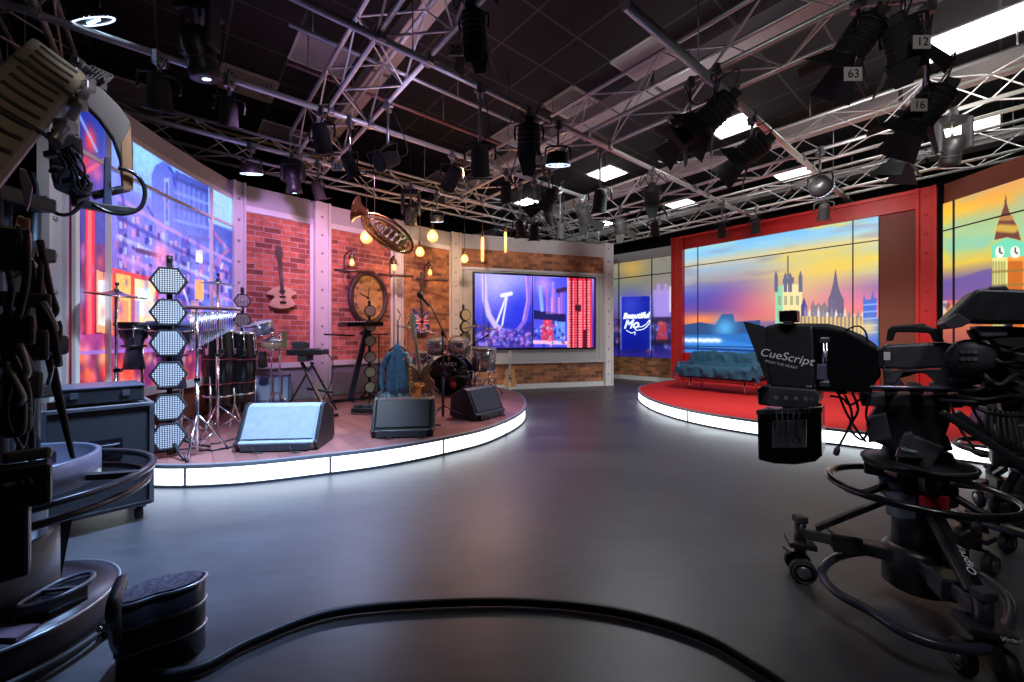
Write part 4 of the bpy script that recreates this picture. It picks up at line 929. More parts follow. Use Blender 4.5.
# ================================================================ CLOCK, WALL GUITARS
def wdir(p, q):
    d = (V(q)-V(p)).normalized(); n = V((-d.y, d.x)); n = n if n.dot(-(V(p)+V(q))/2) > 0 else -n
    return V((d.x, d.y, 0)), V((n.x, n.y, 0))
def on_wall(px, py, p, q, off):
    dd, n = wdir(p, q); a = V(p); k = (px-CX)/F; d2 = dd
    a3 = V((a.x, a.y, 0))+n*off; t_ = (k*a3.y-a3.x)/(d2.x-k*d2.y); pt = a3+d2*t_; return V((pt.x, pt.y, H+(CY-py)/F*pt.y)), dd, n
c, wx, wn = on_wall(367, 298, NB[2], NB[3], .04); up = V((0, 0, 1))
t = thing('wall_clock', 'large oval old clock with dark rim and orange face on the brick wall', 'clock', c)
K = .31/.42
wood_dk = mat('dark_clock_rim', (.06, .03, .03), .4, noise=.3)
def ov(R, y, k=40): return [wx*R*K*math.cos(2*math.pi*i/k)+up*R*math.sin(2*math.pi*i/k)+wn*y for i in range(k)]
MB().tube(ov(.40, .05), .045, 10, True, 0).build('rim', wood_dk, t); MB().tube(ov(.35, .045), .012, 8, True, 0).build('inner_rim', gold, t)
MB().plate(ov(.37, .02), wn*.02).build('face', mat('aged_clock_face', (.62, .33, .12), .6, noise=.35, nscale=5), t)
nums = ['XII', 'I', 'II', 'III', 'IIII', 'V', 'VI', 'VII', 'VIII', 'IX', 'X', 'XI']
for i, s_ in enumerate(nums):
    a = math.radians(90-30*i); rd = wx*K*math.cos(a)+up*math.sin(a)
    text('numeral', s_, .085, ink, t, rd*.285+wn*.033, wx*math.sin(a)-up*math.cos(a), rd, .001)
b = MB().bar(wn*.036, wn*.036+up*.16+wx*.02, .012, .004, up=wn); b.build('hour_hand', ink, t)
MB().bar(wn*.04+wx*.03-up*.01, wn*.04-wx*.14+up*.07, .010, .004, up=wn).build('minute_hand', ink, t)
MB().lathe([(.02, 0), (.018, .01), (.002, .014)], wn*.034, wn, 12).build('hand_hub', ink, t)
def guitar(name, lab, outline, neckL, mb_, mn_, s=1.0, group=None, th=.045):
    """stands along +z, face towards -y; outline in x,z about the body centre"""
    t = thing(name, lab, 'guitar', (0, 0, 0), 0, group)
    q = smooth([V((x*s, 0, z*s)) for x, z in outline], 4, True)
    MB().plate(q, (0, th*s, 0)).build('body', mb_, t, bevel=.006*s)
    zt = max(z for x, z in outline)*s; hd = zt+neckL*s
    MB().box((0, -th*s*.6, (hd+zt*.3)/2), (.045*s, .022*s, hd-zt*.3)).build('neck', mn_, t, bevel=.004*s)
    MB().plate([V((x*s, -th*s*.6, hd+z*s)) for x, z in ((-.03, 0), (.03, 0), (.045, .06), (.035, .15), (-.02, .17), (-.045, .08))], (0, .018*s, 0)).build('headstock', mn_, t)
    for k in range(6): MB().cyl(((-.05 if k % 2 else .05)*s, -th*s*.6, hd+(.04+.02*k)*s), ((-.02 if k % 2 else .02)*s, -th*s*.6, hd+(.04+.02*k)*s), .007*s, n=6).build('tuning_peg', chrome, t)
    MB().box((0, -th*s*.6, -.08*s), (.08*s, .02*s, .03*s)).build('bridge', chrome, t)
    for k in range(2): MB().box((0, -th*s*.55, (.0+.08*k)*s), (.08*s, .014*s, .03*s)).build('pickup', black, t)
    b = MB()
    for k in range(6): b.cyl(((-.015+.006*k)*s, -th*s*.6-.014*s, -.08*s), ((-.015+.006*k)*s, -th*s*.6-.014*s, hd), .0012*s, n=4)
    b.build('strings', steel, t)
    return t
ELEC = [(0, -.20), (.13, -.17), (.17, -.07), (.11, .02), (.13, .12), (.15, .20), (.08, .16), (.03, .12), (-.03, .12), (-.08, .18), (-.15, .22), (-.12, .10), (-.11, .02), (-.17, -.08), (-.13, -.17)]
ACOU = [(0, -.24), (.13, -.21), (.17, -.10), (.13, .0), (.11, .05), (.13, .13), (.10, .20), (0, .22), (-.10, .20), (-.13, .13), (-.11, .05), (-.13, .0), (-.17, -.10), (-.13, -.21)]
c, wx1, wn1 = on_wall(282, 297, NB[0], NB[1], .07); yaw = math.atan2(wx1.y, wx1.x)
t = guitar('wall_guitar', 'pale angular electric guitar hung on the left brick wall', [(0, -.17), (.16, -.12), (.12, .0), (.20, .06), (.05, .15), (-.05, .15), (-.20, .05), (-.10, .0), (-.18, -.12)], .42, mat('peach_guitar_top', (.62, .40, .25), .35, noise=.4, nscale=9), mat('dark_neck', (.06, .04, .04), .4), .95)
t.location = c; t.rotation_euler = (0, math.radians(-4), yaw)
MB().cyl((0, .0, .52), (0, .075, .52), .012).build('wall_hook', steel, t)
c, wx1, wn1 = on_wall(421, 322, NB[4], NB[5], .07); yaw = math.atan2(wx1.y, wx1.x)
blu = mat('flag_blue', (.04, .05, .25), .35)
t = guitar('flag_guitar', 'electric guitar painted with a red, white and blue crossed flag on the right brick wall', ELEC, .46, blu, mat('dark_neck', (.06, .04, .04), .4), 1.05)
t.location = c; t.rotation_euler = (0, 0, yaw)
for wd, m, y in ((.07, whiteink, -.026), (.035, mat('flag_red', (.6, .02, .03), .4), -.029)):
    for a, b_ in (((-.14, 0, -.0), (.14, 0, .0)), ((0, 0, -.19), (0, 0, .11)), ((-.11, 0, -.15), (.11, 0, .12)), ((-.11, 0, .12), (.11, 0, -.15))):
        MB().bar(V(a)+V((0, y, 0)), V(b_)+V((0, y, 0)), wd*(1 if a[0] == 0 or a[2] == 0 else .6), .004, up=(0, 1, 0)).build('flag_stripe', m, t)
MB().cyl((0, 0, .55), (0, .075, .55), .012).build('wall_hook', steel, t)
# ================================================================ BAND STAGE
def stage_pt(px, py): return G(px, py, ZS)
def tripod(t, h0, R, m, n=3, dbl=True, rot=0.3, r=.008, z0=0):
    """three braced legs spreading from height h0 to radius R"""
    for k in range(n):
        a = rot+2*math.pi*k/n; c, s_ = math.cos(a), math.sin(a); b = MB()
        b.tube([(0.01*c, .01*s_, z0+h0), (R*.55*c, R*.55*s_, z0+h0*.52), (R*c, R*s_, z0+.012)], r, 6, sm=0)
        if dbl: b.tube([(.012*c, .012*s_, z0+h0*.25), (R*.55*c, R*.55*s_, z0+h0*.52)], r*.8, 6, sm=0)
        lg = b.build('leg', m, t); MB().ball((R*c, R*s_, z0+.014), .014, 8, 5).build('foot', rubber, lg)
def stand_pole(t, z0, z1, m, r=.010):
    MB().cyl((0, 0, z0), (0, 0, z0+(z1-z0)*.5), r*1.35, n=10).build('lower_tube', m, t)
    MB().cyl((0, 0, z0+(z1-z0)*.48), (0, 0, z1), r, n=10).build('upper_tube', m, t)
    MB().box((.012, 0, z0+(z1-z0)*.5), (.05, .03, .03)).build('height_clamp', m, t, bevel=.004)
def cymbal_stand(lab, o, h, R, m, cm, tilt=.12, rot=.3, group='cymbals on chrome stands'):
    t = thing('cymbal_stand', lab, 'cymbal', o, rot, group); tripod(t, .26, .24, m); stand_pole(t, .05, h, m)
    ax = V((math.sin(tilt), -math.sin(tilt)*.6, math.cos(tilt)))
    cy = MB().lathe([(R, 0), (R*.6, .010), (R*.28, .018), (R*.2, .03), (.01, .042), (.008, .038), (R*.2, .026), (R*.6, .006), (R*.99, -.002)], (0, 0, h-.02), ax, 28).build('cymbal', cm, t)
    MB().lathe([(.016, .03), (.016, .05), (.005, .052), (.005, .075), (.014, .08), (.012, .1), (.002, .1)], (0, 0, h-.02), ax, 10).build('wing_nut', black, t)
    return t
o = D(116, 300, 3.1); o.z = ZS
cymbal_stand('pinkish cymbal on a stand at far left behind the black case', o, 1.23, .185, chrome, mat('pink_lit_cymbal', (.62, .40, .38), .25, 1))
o = D(217.6, 300, 3.75); o.z = ZS
cymbal_stand('thin cymbal on a chrome stand above the tall black drums', o, 1.40, .14, chrome, mat('pale_cymbal', (.6, .6, .62), .25, 1), .05)
# hexagon light towers
def hex_mat():
    m, nt, p = nodes_mat('honeycomb_led_face'); L = nt.links.new
    tc = nt.nodes.new('ShaderNodeTexCoord'); vo = nt.nodes.new('ShaderNodeTexVoronoi'); vo.inputs['Scale'].default_value = 70; vo.inputs['Randomness'].default_value = 0
    L(tc.outputs['Object'], vo.inputs['Vector']); r = nt.nodes.new('ShaderNodeValToRGB'); r.color_ramp.elements[0].position = .42; r.color_ramp.elements[1].position = .58
    r.color_ramp.elements[0].color = (.9, .9, .86, 1); r.color_ramp.elements[1].color = (.05, .05, .06, 1); L(vo.outputs[0], r.inputs[0]); L(r.outputs[0], p.inputs['Base Color']); p.inputs['Roughness'].default_value = .35; return m
hexface = hex_mat(); yelface = mat('warm_led_face', (.42, .38, .26), .35, noise=.3, nscale=60)
def light_tower(lab, o, rz, zs, R, face, hexa=True, base=True):
    t = thing('hexagon_light_tower', lab, 'light tower', o, rz, 'towers of stacked stage lights'); n = 6 if hexa else 14
    ztop = zs[0]+R*1.3
    MB().box((0, .05, ztop/2+.01), (.035, .03, ztop)).build('pole', black, t, bevel=.004)
    MB().cyl((0, .05, ztop), (0, .05, ztop+.05), .02, n=8).build('top_knob', black, t)
    for k, z in enumerate(zs):
        tl = .0 if k % 2 else .06; a0 = 0; hx = [V((R*math.cos(a0+2*math.pi*i/n), 0, z+R*math.sin(a0+2*math.pi*i/n))) for i in range(n)]
        u = MB().plate(hx, (0, .05, 0)).build('light_head', black, t, bevel=.004)
        MB().plate([V((q.x*.86, -.030, z+(q.z-z)*.86)) for q in hx], (0, .008, 0)).build('led_face', face, u)
        MB().tube([V((q.x*.95, -.027, z+(q.z-z)*.95)) for q in hx], .007, 6, True, 0).build('rim', matt, u)
    for k in range(4):
        a = .4+k*math.pi/2; MB().tube([(0, .05, .16), (.16*math.cos(a), .05+.16*math.sin(a), .05), (.26*math.cos(a), .05+.26*math.sin(a), .012)], .012, 6, sm=0).build('leg', black, t)
    return t
o = D(169, 300, 3.02); o.z = ZS
hz = [H+(CY-py)/F*3.02-ZS for py in (281, 312.5, 343, 374.5, 407, 436)]
light_tower('tall tower of six hexagonal honeycomb lights at the left front of the stage', o, .62, hz, .112, hexface)
o = D(239, 300, 4.75); o.z = ZS; o.x += .04
light_tower('small hexagonal light tower by the first white column behind the tall drums', o, .6, [H+(CY-py)/F*4.75-ZS for py in (301, 320, 339, 358, 377)], .088, hexface)
o = D(370, 340, 5.7); o.z = ZS
light_tower('tower of small warm round lights beside the leaning keyboard column', o, .5, [H+(CY-py)/F*5.7-ZS for py in (311, 326, 341, 357, 372, 387)], .078, yelface, False)
o = D(465, 340, 6.9); o.z = ZS
light_tower('narrow tower of small round lights behind the drum kit at the screen corner', o, .7, [H+(CY-py)/F*6.9-ZS for py in (315, 327, 338, 350, 362)], .10, yelface, False)
# bar chimes
o = stage_pt(197, 455); t = thing('bar_chimes', 'long bar of hanging silver chimes on a chrome stand beside the hexagon tower', 'chimes', o)
tripod(t, .30, .20, chrome, rot=.9); stand_pole(t, .04, 1.10, chrome)
MB().tube([(-.28, 0, 1.12), (.0, .0, 1.115), (.32, 0.02, 1.105)], .014, 8).build('mantle', mat('chime_bar', (.18, .07, .07), .35), t)
for k in range(26): x = -.05+k*.0135; MB().cyl((x, 0, 1.085), (x, 0, 1.08-.10-.20*(1-k/28)), .004, n=6).build('chime', chrome, t)
# goblet drums
def djembe(lab, o, R, h, zb, m, rim):
    t = thing('goblet_drum', lab, 'drum', o, 0, 'goblet drums on stands')
    MB().lathe([(R*.60, 0), (R*.52, h*.2), (R*.42, h*.45), (R*.55, h*.62), (R*.95, h*.85), (R, h*.93), (R, h)], (0, 0, zb), n=24).build('shell', m, t)
    MB().lathe([(R*1.04, h*.93), (R*1.05, h*.98), (R*.98, h*1.005), (.001, h*1.0)], (0, 0, zb), n=24).build('drum_head', rim, t)
    MB().ring((0, 0, zb+h*.86), (0, 0, 1), R*1.03, .008, 28, 6).build('hoop', chrome, t)
    for k in range(6): a = k*math.pi/3+.2; MB().cyl((R*1.05*math.cos(a), R*1.05*math.sin(a), zb+h*.95), (R*.75*math.cos(a), R*.75*math.sin(a), zb+h*.66), .005, n=6).build('tension_rod', chrome, t)
    MB().cyl((0, R*.6, .04), (0, R*.6, zb+h*.5), .013, n=8).build('stand_pole', chrome, t)
    MB().ring((0, 0, zb+h*.5), (0, 0, 1), R*.6, .010, 24, 6).build('stand_cradle', black, t)
    for k in range(3): a = .5+k*2.09; MB().cyl((0, R*.6, .22), (.22*math.cos(a), R*.6+.22*math.sin(a), .012), .009, n=6).build('leg', chrome, t)
    return t
navy = mat('dark_blue_shell', (.03, .035, .10), .3, noise=.3)
o = D(134, 330, 3.32); o.z = ZS; djembe('smaller dark goblet drum on a stand between cymbal and hexagon tower', o, .12, .38, .63, mat('dark_shell', (.05, .04, .07), .3), mat('drum_rim_dark', (.05, .04, .05), .5))
o = D(172, 330, 3.42); o.z = ZS; djembe('larger dark blue goblet drum right behind the hexagon tower', o, .165, .56, .46, navy, mat('drum_head_blue', (.10, .12, .30), .5))
# conga pair
def conga(lab, o, R=.125, h=.74):
    t = thing('conga_drum', lab, 'drum', o, 0, 'pair of tall black drums'); zb = .22
    MB().lathe([(R*.80, 0), (R*.95, h*.18), (R*1.16, h*.5), (R*1.15, h*.7), (R*1.0, h*.95), (R*.98, h)], (0, 0, zb), n=26).build('shell', gloss, t)
    MB().lathe([(R*.96, h*1.0), (R*.7, h*1.012), (.001, h*1.014)], (0, 0, zb), n=24).build('drum_head', mat('skin_head', (.55, .5, .45), .6), t)
    MB().ring((0, 0, zb+h*.985), (0, 0, 1), R*1.04, .010, 28, 6).build('hoop', chrome, t)
    for k in range(8):
        a = k*math.pi/4; c, s_ = math.cos(a), math.sin(a)
        MB().cyl((R*1.06*c, R*1.06*s_, zb+h*.98), (R*1.15*c, R*1.15*s_, zb+h*.74), .006, n=6).build('tension_rod', chrome, t)
        MB().box((R*1.17*c, R*1.17*s_, zb+h*.72), (.03, .03, .06), Matrix.Rotation(a, 3, 'Z')).build('lug_plate', chrome, t, bevel=.003)
    for z in (.3, .62): MB().ring((0, 0, zb+h*z), (0, 0, 1), R*(1.08 if z < .5 else 1.17), .005, 26, 6).build('band', mat('dark_red_band', (.2, .02, .03), .3), t)
    MB().ring((0, 0, zb+.10), (0, 0, 1), R*1.0, .010, 24, 6).build('stand_ring', chrome, t)
    for k in range(3):
        a = .6+k*2.094; c, s_ = math.cos(a), math.sin(a); MB().tube([(R*1.02*c, R*1.02*s_, zb+.30), (R*1.0*c, R*1.0*s_, zb), (.19*c, .19*s_, .012)], .010, 6, sm=0).build('leg', chrome, t)
    return t
o = D(219, 330, 3.98); o.z = ZS; conga('left one of the two tall black drums with chrome hoops', o)
o = D(241, 330, 4.16); o.z = ZS; conga('right one of the two tall black drums, nearer the brick wall', o, .12, .72)
# snare / timbale stand
o = stage_pt(266, 412); t = thing('percussion_stand', 'chrome shelled side drums and bells on twin stand poles before the left brick wall', 'drum', o)
def shell(t, c, R, h, ax, m=chrome, nm='drum', lugs=6):
    b = MB().lathe([(R, 0), (R, h)], c, ax, 24).build(nm+'_shell', m, t)
    MB().lathe([(R*.98, h), (.001, h*1.01)], c, ax, 24).build('head', mat('white_drum_head', (.7, .7, .72), .5), b)
    for z in (0, h): MB().ring(V(c)+V(ax).normalized()*z, ax, R*1.03, .008, 28, 6).build('hoop', chrome, b)
    a_ = V(ax).normalized(); u = a_.orthogonal().normalized(); w_ = a_.cross(u)
    for k in range(lugs):
        t_ = k*2*math.pi/lugs+.3; q = V(c)+(u*math.cos(t_)+w_*math.sin(t_))*R*1.04; MB().cyl(q, q+a_*h, .005, n=5).build('rod', chrome, b)
    return b
blueshell = mat('pearl_shell', (.35, .40, .62), .2, .6, noise=.5, nscale=20)
shell(t, (-.05, -.03, .93), .155, .13, (-.12, -.28, 1), blueshell, 'upper_drum'); shell(t, (.05, .05, .76), .12, .10, (.08, -.12, 1), mat('beige_shell', (.5, .38, .25), .35), 'lower_drum')
for x in (0.03, .13): MB().cyl((x, .06, .05), (x, .06, .95), .010, n=8).build('pole', chrome, t)
for k in range(3): a = .2+2.09*k; MB().tube([(.08, .06, .24), (.08+.12*math.cos(a), .06+.12*math.sin(a), .12), (.08+.24*math.cos(a), .06+.24*math.sin(a), .012)], .008, 6, sm=0).build('leg', chrome, t)
MB().lathe([(.035, 0), (.055, -.18), (.001, -.20)][::-1], (-.04, 0, .72), (0, 0, 1), 10).build('cowbell', matt, t); MB().box((.22, .0, .86), (.04, .03, .20)).build('block', mat('green_block', (.15, .2, .08), .5), t, bevel=.004)
MB().cyl((.1, .06, .84), (.22, .0, .84), .007).build('arm', chrome, t); MB().box((-.06, .02, .79), (.10, .06, .06)).build('wood_block', wood, t, bevel=.006)
MB().cyl((-.02, .02, .86), (.12, .06, .92), .012).build('cross_arm', chrome, t)
# floor wedges
def wedge(lab, o, rz, w_=.62, m=None, s=1.0, tiltx=0):
    t = thing('floor_monitor', lab, 'speaker', o, rz, 'wedge shaped floor speakers'); m = m or matt
    prof = [(0, .07), (.035, .085), (.16, .33), (.22, .35), (.40, .26), (.42, .03), (.36, .0), (.04, .0)]
    prof = [(y*s, z*s) for y, z in prof]
    MB().plate([V((0, y, z)) for y, z in prof], (w_*.9, 0, 0)).build('cabinet', m, t, bevel=.008)
    for sg in (-1, 1): MB().plate([V((sg*w_*.475, y, z)) for y, z in [((y-.2*s)*1.02+.2*s, z*1.02+.0) for y, z in prof]], (w_*.05, 0, 0)).build('side_cheek', black, t, bevel=.006)
    b = MB().plate([V((0, y*s, z*s)) for y, z in ((.036, .092), (.158, .328), (.150, .332), (.028, .096))], (w_*.86, 0, 0)).build('back_panel', m, t, bevel=.003)
    MB().box((0, -.004, .038*s), (w_*.8, .02, .05*s)).build('connector_panel', dgrey, t)
    for x in (-.15, .12): MB().tube([(x, -.01, .04), (x+.01, -.05, .05), (x+.03, -.06, .012), (x+.08, -.03, .008)], .005, 6).build('plugged_cable', rubber, t)
    return t
o = stage_pt(275, 452); wedge('pale lit floor speaker nearest the front left edge of the stage', o, .10, .62, mat('wedge_cyan_lit_tone', (.30, .34, .37), .35, noise=.2))  # black cabinet with the pale cyan stage light put into its colour
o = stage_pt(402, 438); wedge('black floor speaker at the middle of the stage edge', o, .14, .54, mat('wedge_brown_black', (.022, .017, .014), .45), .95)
o = stage_pt(492, 418); wedge('blue lit floor speaker turned sideways at the right end of the stage', o, .95, .50, mat('wedge_blue_lit_black', (.035, .04, .06), .35), .95)  # blue stage light is partly tinted into this black cabinet colour
o = D(268, 370, 5.0); o.z = ZS; wedge('blue lit floor speaker against the left wall behind the drum poles', o, .5, .5, mat('wedge_blue_lit_tone', (.05, .09, .22), .4), 1.15)  # cabinet colour carries the blue stage light falling on it
# small table stand with sampler
o = D(309, 400, 4.72); o.z = ZS; t = thing('sampler_stand', 'black folding stand with a small drum sampler before the second white column', 'keyboard stand', o, .1)
for a, b_ in (((-.24, -.1, .02), (.05, 0, .60)), ((.30, -.25, .02), (-.08, .0, .60)), ((.26, .15, .02), (.0, .05, .6))): MB().bar(a, b_, .035, .025).build('leg', black, t, bevel=.004)
MB().bar((.22, -.32, .02), (.38, -.18, .02), .03, .03).build('foot_bar', black, t); MB().cyl((.0, -.05, .30), (.30, -.1, .26), .014).build('brace', black, t)
MB().box((-.03, -.02, .66), (.10, .22, .09)).build('bracket', dgrey, t, bevel=.01)
sb = MB().box((.0, -.02, .72), (.38, .26, .06)).build('sampler', black, t, bevel=.01)
for i in range(3):
    for j in range(3): MB().box((-.11+i*.09, -.10+j*.075, .755), (.07, .06, .012)).build('drum_pad', dgrey, sb, bevel=.003)
MB().box((-.09, .0, .80), (.16, .10, .07)).build('control_pod', dgrey, t, bevel=.01); MB().tube([(.18, 0, .72), (.26, .02, .60), (.24, .0, .35), (.1, .05, .10)], .006, 6).build('cable', rubber, t)
# leaning keyboard column
o = stage_pt(350, 401); t = thing('keyboard_stand', 'black leaning column keyboard stand seen side-on below the clock', 'keyboard stand', o)
q = MB(); q.bar((0, 0, .03), (.20, .1, 1.02), .13, .07); q.build('column', mat('blue_black_column', (.02, .025, .05), .35), t, bevel=.012)
for x in (-.2, .25): MB().bar((0, 0, .02), (x, .28 if x > 0 else -.15, .02), .04, .035).build('foot', black, t)
kb = MB().bar((-.05, -.14, 1.06), (.32, .22, 1.08), .34, .06).build('keyboard', gloss, t, bevel=.01)
for k in range(24): a = V((-.10, -.02, 1.10)).lerp(V((.18, .25, 1.12)), k/23); MB().box(a, (.10, .012, .01), Matrix.Rotation(.75, 3, 'Z')).build('key', paper if k % 3 else ink, kb)
MB().bar((.12, .06, .94), (.28, .2, 1.05), .03, .03).build('support_arm', black, t); MB().cyl((-.34, -.05, .93), (.06, .02, .91), .012).build('microphone_arm', black, t)
# black tripod music stand
o = D(379, 400, 5.75); o.z = ZS; t = thing('music_stand', 'thin black tripod stand between warm lights and draped coat', 'stand', o)
tripod(t, .32, .25, black, dbl=False); stand_pole(t, .05, .92, black, .009); MB().box((0, 0, .93), (.26, .06, .02)).build('tray', black, t, bevel=.004)
# coat draped over a stand
o = D(398, 396, 5.55); o.z = ZS; t = thing('draped_coat', 'shiny blue patterned coat draped over a stand in the middle of the stage', 'coat', o)
def cloth_mesh(prof, nf, seed, m, nm, t, amp=.035):
    rr = random.Random(seed); N = 56; vs = []; ph = [rr.uniform(0, 6) for _ in range(4)]
    for j, (R, z, sq) in enumerate(prof):
        for i in range(N):
            a = 2*math.pi*i/N; k = (j/(len(prof)-1)); f_ = 1+(amp/R)*k*(math.sin(nf*a+ph[0]+k)+.6*math.sin((nf+3)*a+ph[1]-2*k)+.3*math.sin(2*a+ph[2])) if R > .02 else 1
            vs.append((R*f_*math.cos(a), R*f_*math.sin(a)*sq, z+.02*k*math.sin(3*a+ph[3])))
    b = MB().add(vs, [(j*N+i, j*N+(i+1) % N, (j+1)*N+(i+1) % N, (j+1)*N+i) for j in range(len(prof)-1) for i in range(N)], True)
    o_ = b.build(nm, m, t); s_ = o_.modifiers.new('thick', 'SOLIDIFY'); s_.thickness = .006; return o_
coatm = mat('shiny_blue_cloth', (.10, .25, .42), .3, noise=.95, nscale=14, bump=.6)
cloth_mesh([(.010, .80, .7), (.025, .78, .7), (.05, .72, .7), (.10, .64, .6), (.13, .50, .6), (.145, .35, .6), (.15, .22, .6), (.15, .14, .6)], 9, 3, coatm, 'coat', t)
for sg in (-1, 1): MB().tube([(sg*.10, -.02, .68), (sg*.19, -.05, .50), (sg*.21, -.06, .30), (sg*.19, -.07, .18)], [.04, .028], 10).build('sleeve', coatm, t)
MB().cyl((0, 0, .02), (0, 0, 1.12), .010, n=8).build('stand_pole', black, t); MB().tube([(-.12, 0, .70), (0, 0, .78), (.12, 0, .70)], .012, 6).build('hanger', black, t)
MB().tube([(0, 0, 1.10), (.03, 0, 1.20), (-.01, 0, 1.28)], .006, 6).build('stand_hook', black, t)
t2 = thing('fabric_pile', 'pale blue sequinned cloth heaped at the foot of the draped coat', 'cloth', D(396, 392, 5.7)); t2.location.z = ZS
cloth_mesh([(.001, .30, 1), (.08, .28, 1), (.16, .21, 1), (.22, .12, 1), (.27, .04, .8), (.29, .012, .8)], 9, 5, mat('pale_blue_sequins', (.25, .5, .68), .25, .2, noise=.8, nscale=30, bump=.8), 'cloth', t2)
# guitars on stands
def gstand(t, s=1.0, m=black):
    for a in ((-.16, .12), (.16, .12), (0, -.14)): MB().tube([(0, .06, .42*s), (a[0]*.6, a[1]*.5, .2*s), (a[0], a[1], .01)], .009, 6, sm=0).build('stand_leg', m, t)
    MB().tube([(-.12, -.05, .17*s), (-.12, .03, .15*s), (.12, .03, .15*s), (.12, -.05, .17*s)], .009, 6, sm=0).build('stand_cradle', m, t)
o = D(421, 396, 5.45); o.z = ZS
t = guitar('standing_guitar', 'light necked guitar standing left of the bass drum', ELEC, .50, mat('dark_sunburst', (.20, .12, .07), .25, noise=.5), mat('maple_neck', (.55, .42, .28), .35), 1.0); t.location = o+V((0, 0, .34)); t.rotation_euler = (.12, -.12, .1)
sub = thing('guitar_stand', 'black folding stand holding the light necked guitar', 'stand', o); gstand(sub)
o = D(411, 398, 5.2); o.z = ZS; t = thing('saxophone', 'small brass saxophone on a stand between coat and guitar', 'saxophone', o)
MB().tube([(-.02, 0, .62), (-.04, 0, .60), (-.02, 0, .45), (.0, 0, .22), (.03, -.01, .13), (.08, -.02, .15), (.10, -.03, .26)], [.012, .045], 12).build('body', brass, t)
MB().lathe([(.045, 0), (.06, .03), (.075, .05), (.06, .045)], (.10, -.03, .25), (.2, -.2, 1), 16).build('bell', brass, t)
for k in range(6): MB().cyl((-.01+.004*k, -.02, .54-.055*k), (-.01+.004*k, -.05, .54-.055*k), .014, n=8).build('key', gold, t)
MB().tube([(-.02, 0, .62), (-.07, 0, .63), (-.10, 0, .60)], .008, 6).build('neck', brass, t)
for k in range(3): a = .4+2.09*k; MB().cyl((0.0, .02, .2), (.14*math.cos(a), .02+.14*math.sin(a), .01), .007, n=6).build('stand_leg', black, t)
o = G(510, 387.5, 0)+V((0, -.35, 0)); d_ = (H)*F/(387.5-CY)
o = D(510, 387, 7.85); o.z = 0
t = guitar('small_guitar', 'small wooden guitar standing at the foot of the grey screen wall', ACOU, .30, mat('amber_top', (.55, .27, .10), .3), mat('pale_neck', (.6, .55, .5), .4), .78); t.location = o+V((0, 0, .26)); t.rotation_euler = (.06, 0, .1)
sub = thing('guitar_stand', 'pale folding stand under the small wooden guitar', 'stand', o); gstand(sub, .7, white)
# drum kit
o = stage_pt(449, 396); t = thing('drum_kit', 'black and chrome drum kit with large bass drum at the back of the stage', 'drum kit', o)
KR = .29; kax = V((-.10, -1, 0)).normalized()
k_ = MB().lathe([(KR, -.0), (KR, .36)], (0.03, .36, KR+.02), kax, 32).build('bass_drum_shell', gloss, t)
MB().lathe([(KR*.97, .365), (.001, .366)], (0.03, .36, KR+.02), kax, 32).build('front_head', gloss, k_)
for z in (0, .385): MB().ring(V((0.03, .36, KR+.02))+kax*z, kax, KR*1.03, .014, 36, 8).build('hoop', chrome if z == 0 else mat('hoop_black', (.03, .03, .035), .2), k_)
fc = V((0.03, .36, KR+.02))+kax*.37; kx = V((1, -.10, 0)).normalized()
text('head_lettering', 'MAPEX', .085, whiteink, k_, fc+V((0, 0, .17)), kx, (0, 0, 1), .001)
MB().lathe([(.055, 0), (.001, .002)], fc+kx*.07+V((0, 0, -.14)), kax, 12).build('red_badge', mat('badge_red', (.6, .03, .05), .4), k_)
for k in range(8):
    a = k*math.pi/4+.2; q = V((0.03, .36, KR+.02))+(kx*math.cos(a)+V((0, 0, 1))*math.sin(a))*KR*1.06; MB().cyl(q, q+kax*.38, .006, n=5).build('tension_rod', chrome, k_)
for sg in (-1, 1): MB().cyl((.03+sg*.26, .1, .25), (.03+sg*.40, -.02, .01), .010, n=8).build('spur', chrome, t)
shell(t, (-.20, .12, .66), .14, .20, (-.1, -.35, 1), mat('kit_silver', (.45, .43, .42), .25, .7, noise=.5, nscale=25), 'rack_tom'); shell(t, (.12, .12, .67), .15, .20, (.1, -.35, 1), MATS['kit_silver'], 'rack_tom')
shell(t, (.50, .25, .38), .18, .34, (.05, -.1, 1), MATS['kit_silver'], 'floor_tom'); shell(t, (-.46, .30, .52), .16, .13, (0, -.1, 1), chrome, 'snare_drum')
for k in range(3): a = 2.09*k+.3; MB().cyl((.50+.18*math.cos(a), .25+.18*math.sin(a), .55), (.50+.20*math.cos(a), .25+.20*math.sin(a), .01), .008, n=6).build('floor_tom_leg', chrome, t)
MB().cyl((-.46, .30, .02), (-.46, .30, .52), .011, n=8).build('snare_pole', chrome, t); MB().cyl((.0, .2, .60), (0, .2, .78), .014, n=8).build('tom_post', chrome, t); MB().cyl((-.16, .14, .76), (.12, .14, .76), .012).build('tom_arm', chrome, t)
for k in range(3): a = 2.09*k+.8; MB().cyl((-.46, .30, .2), (-.46+.2*math.cos(a), .30+.2*math.sin(a), .01), .007, n=6).build('snare_leg', chrome, t)
MB().lathe([(.15, 0), (.16, .05), (.10, .07), (.001, .07)], (-.1, .85, .48), n=20).build('stool_seat', black, t); MB().cyl((-.1, .85, .01), (-.1, .85, .48), .015).build('stool_post', chrome, t)
MB().lathe([(.2, .0), (.2, .012), (.001, .012)], (-.1, .85, .0), n=20).build('stool_base', black, t)
bron = mat('blue_lit_cymbal', (.50, .58, .68), .22, 1); 
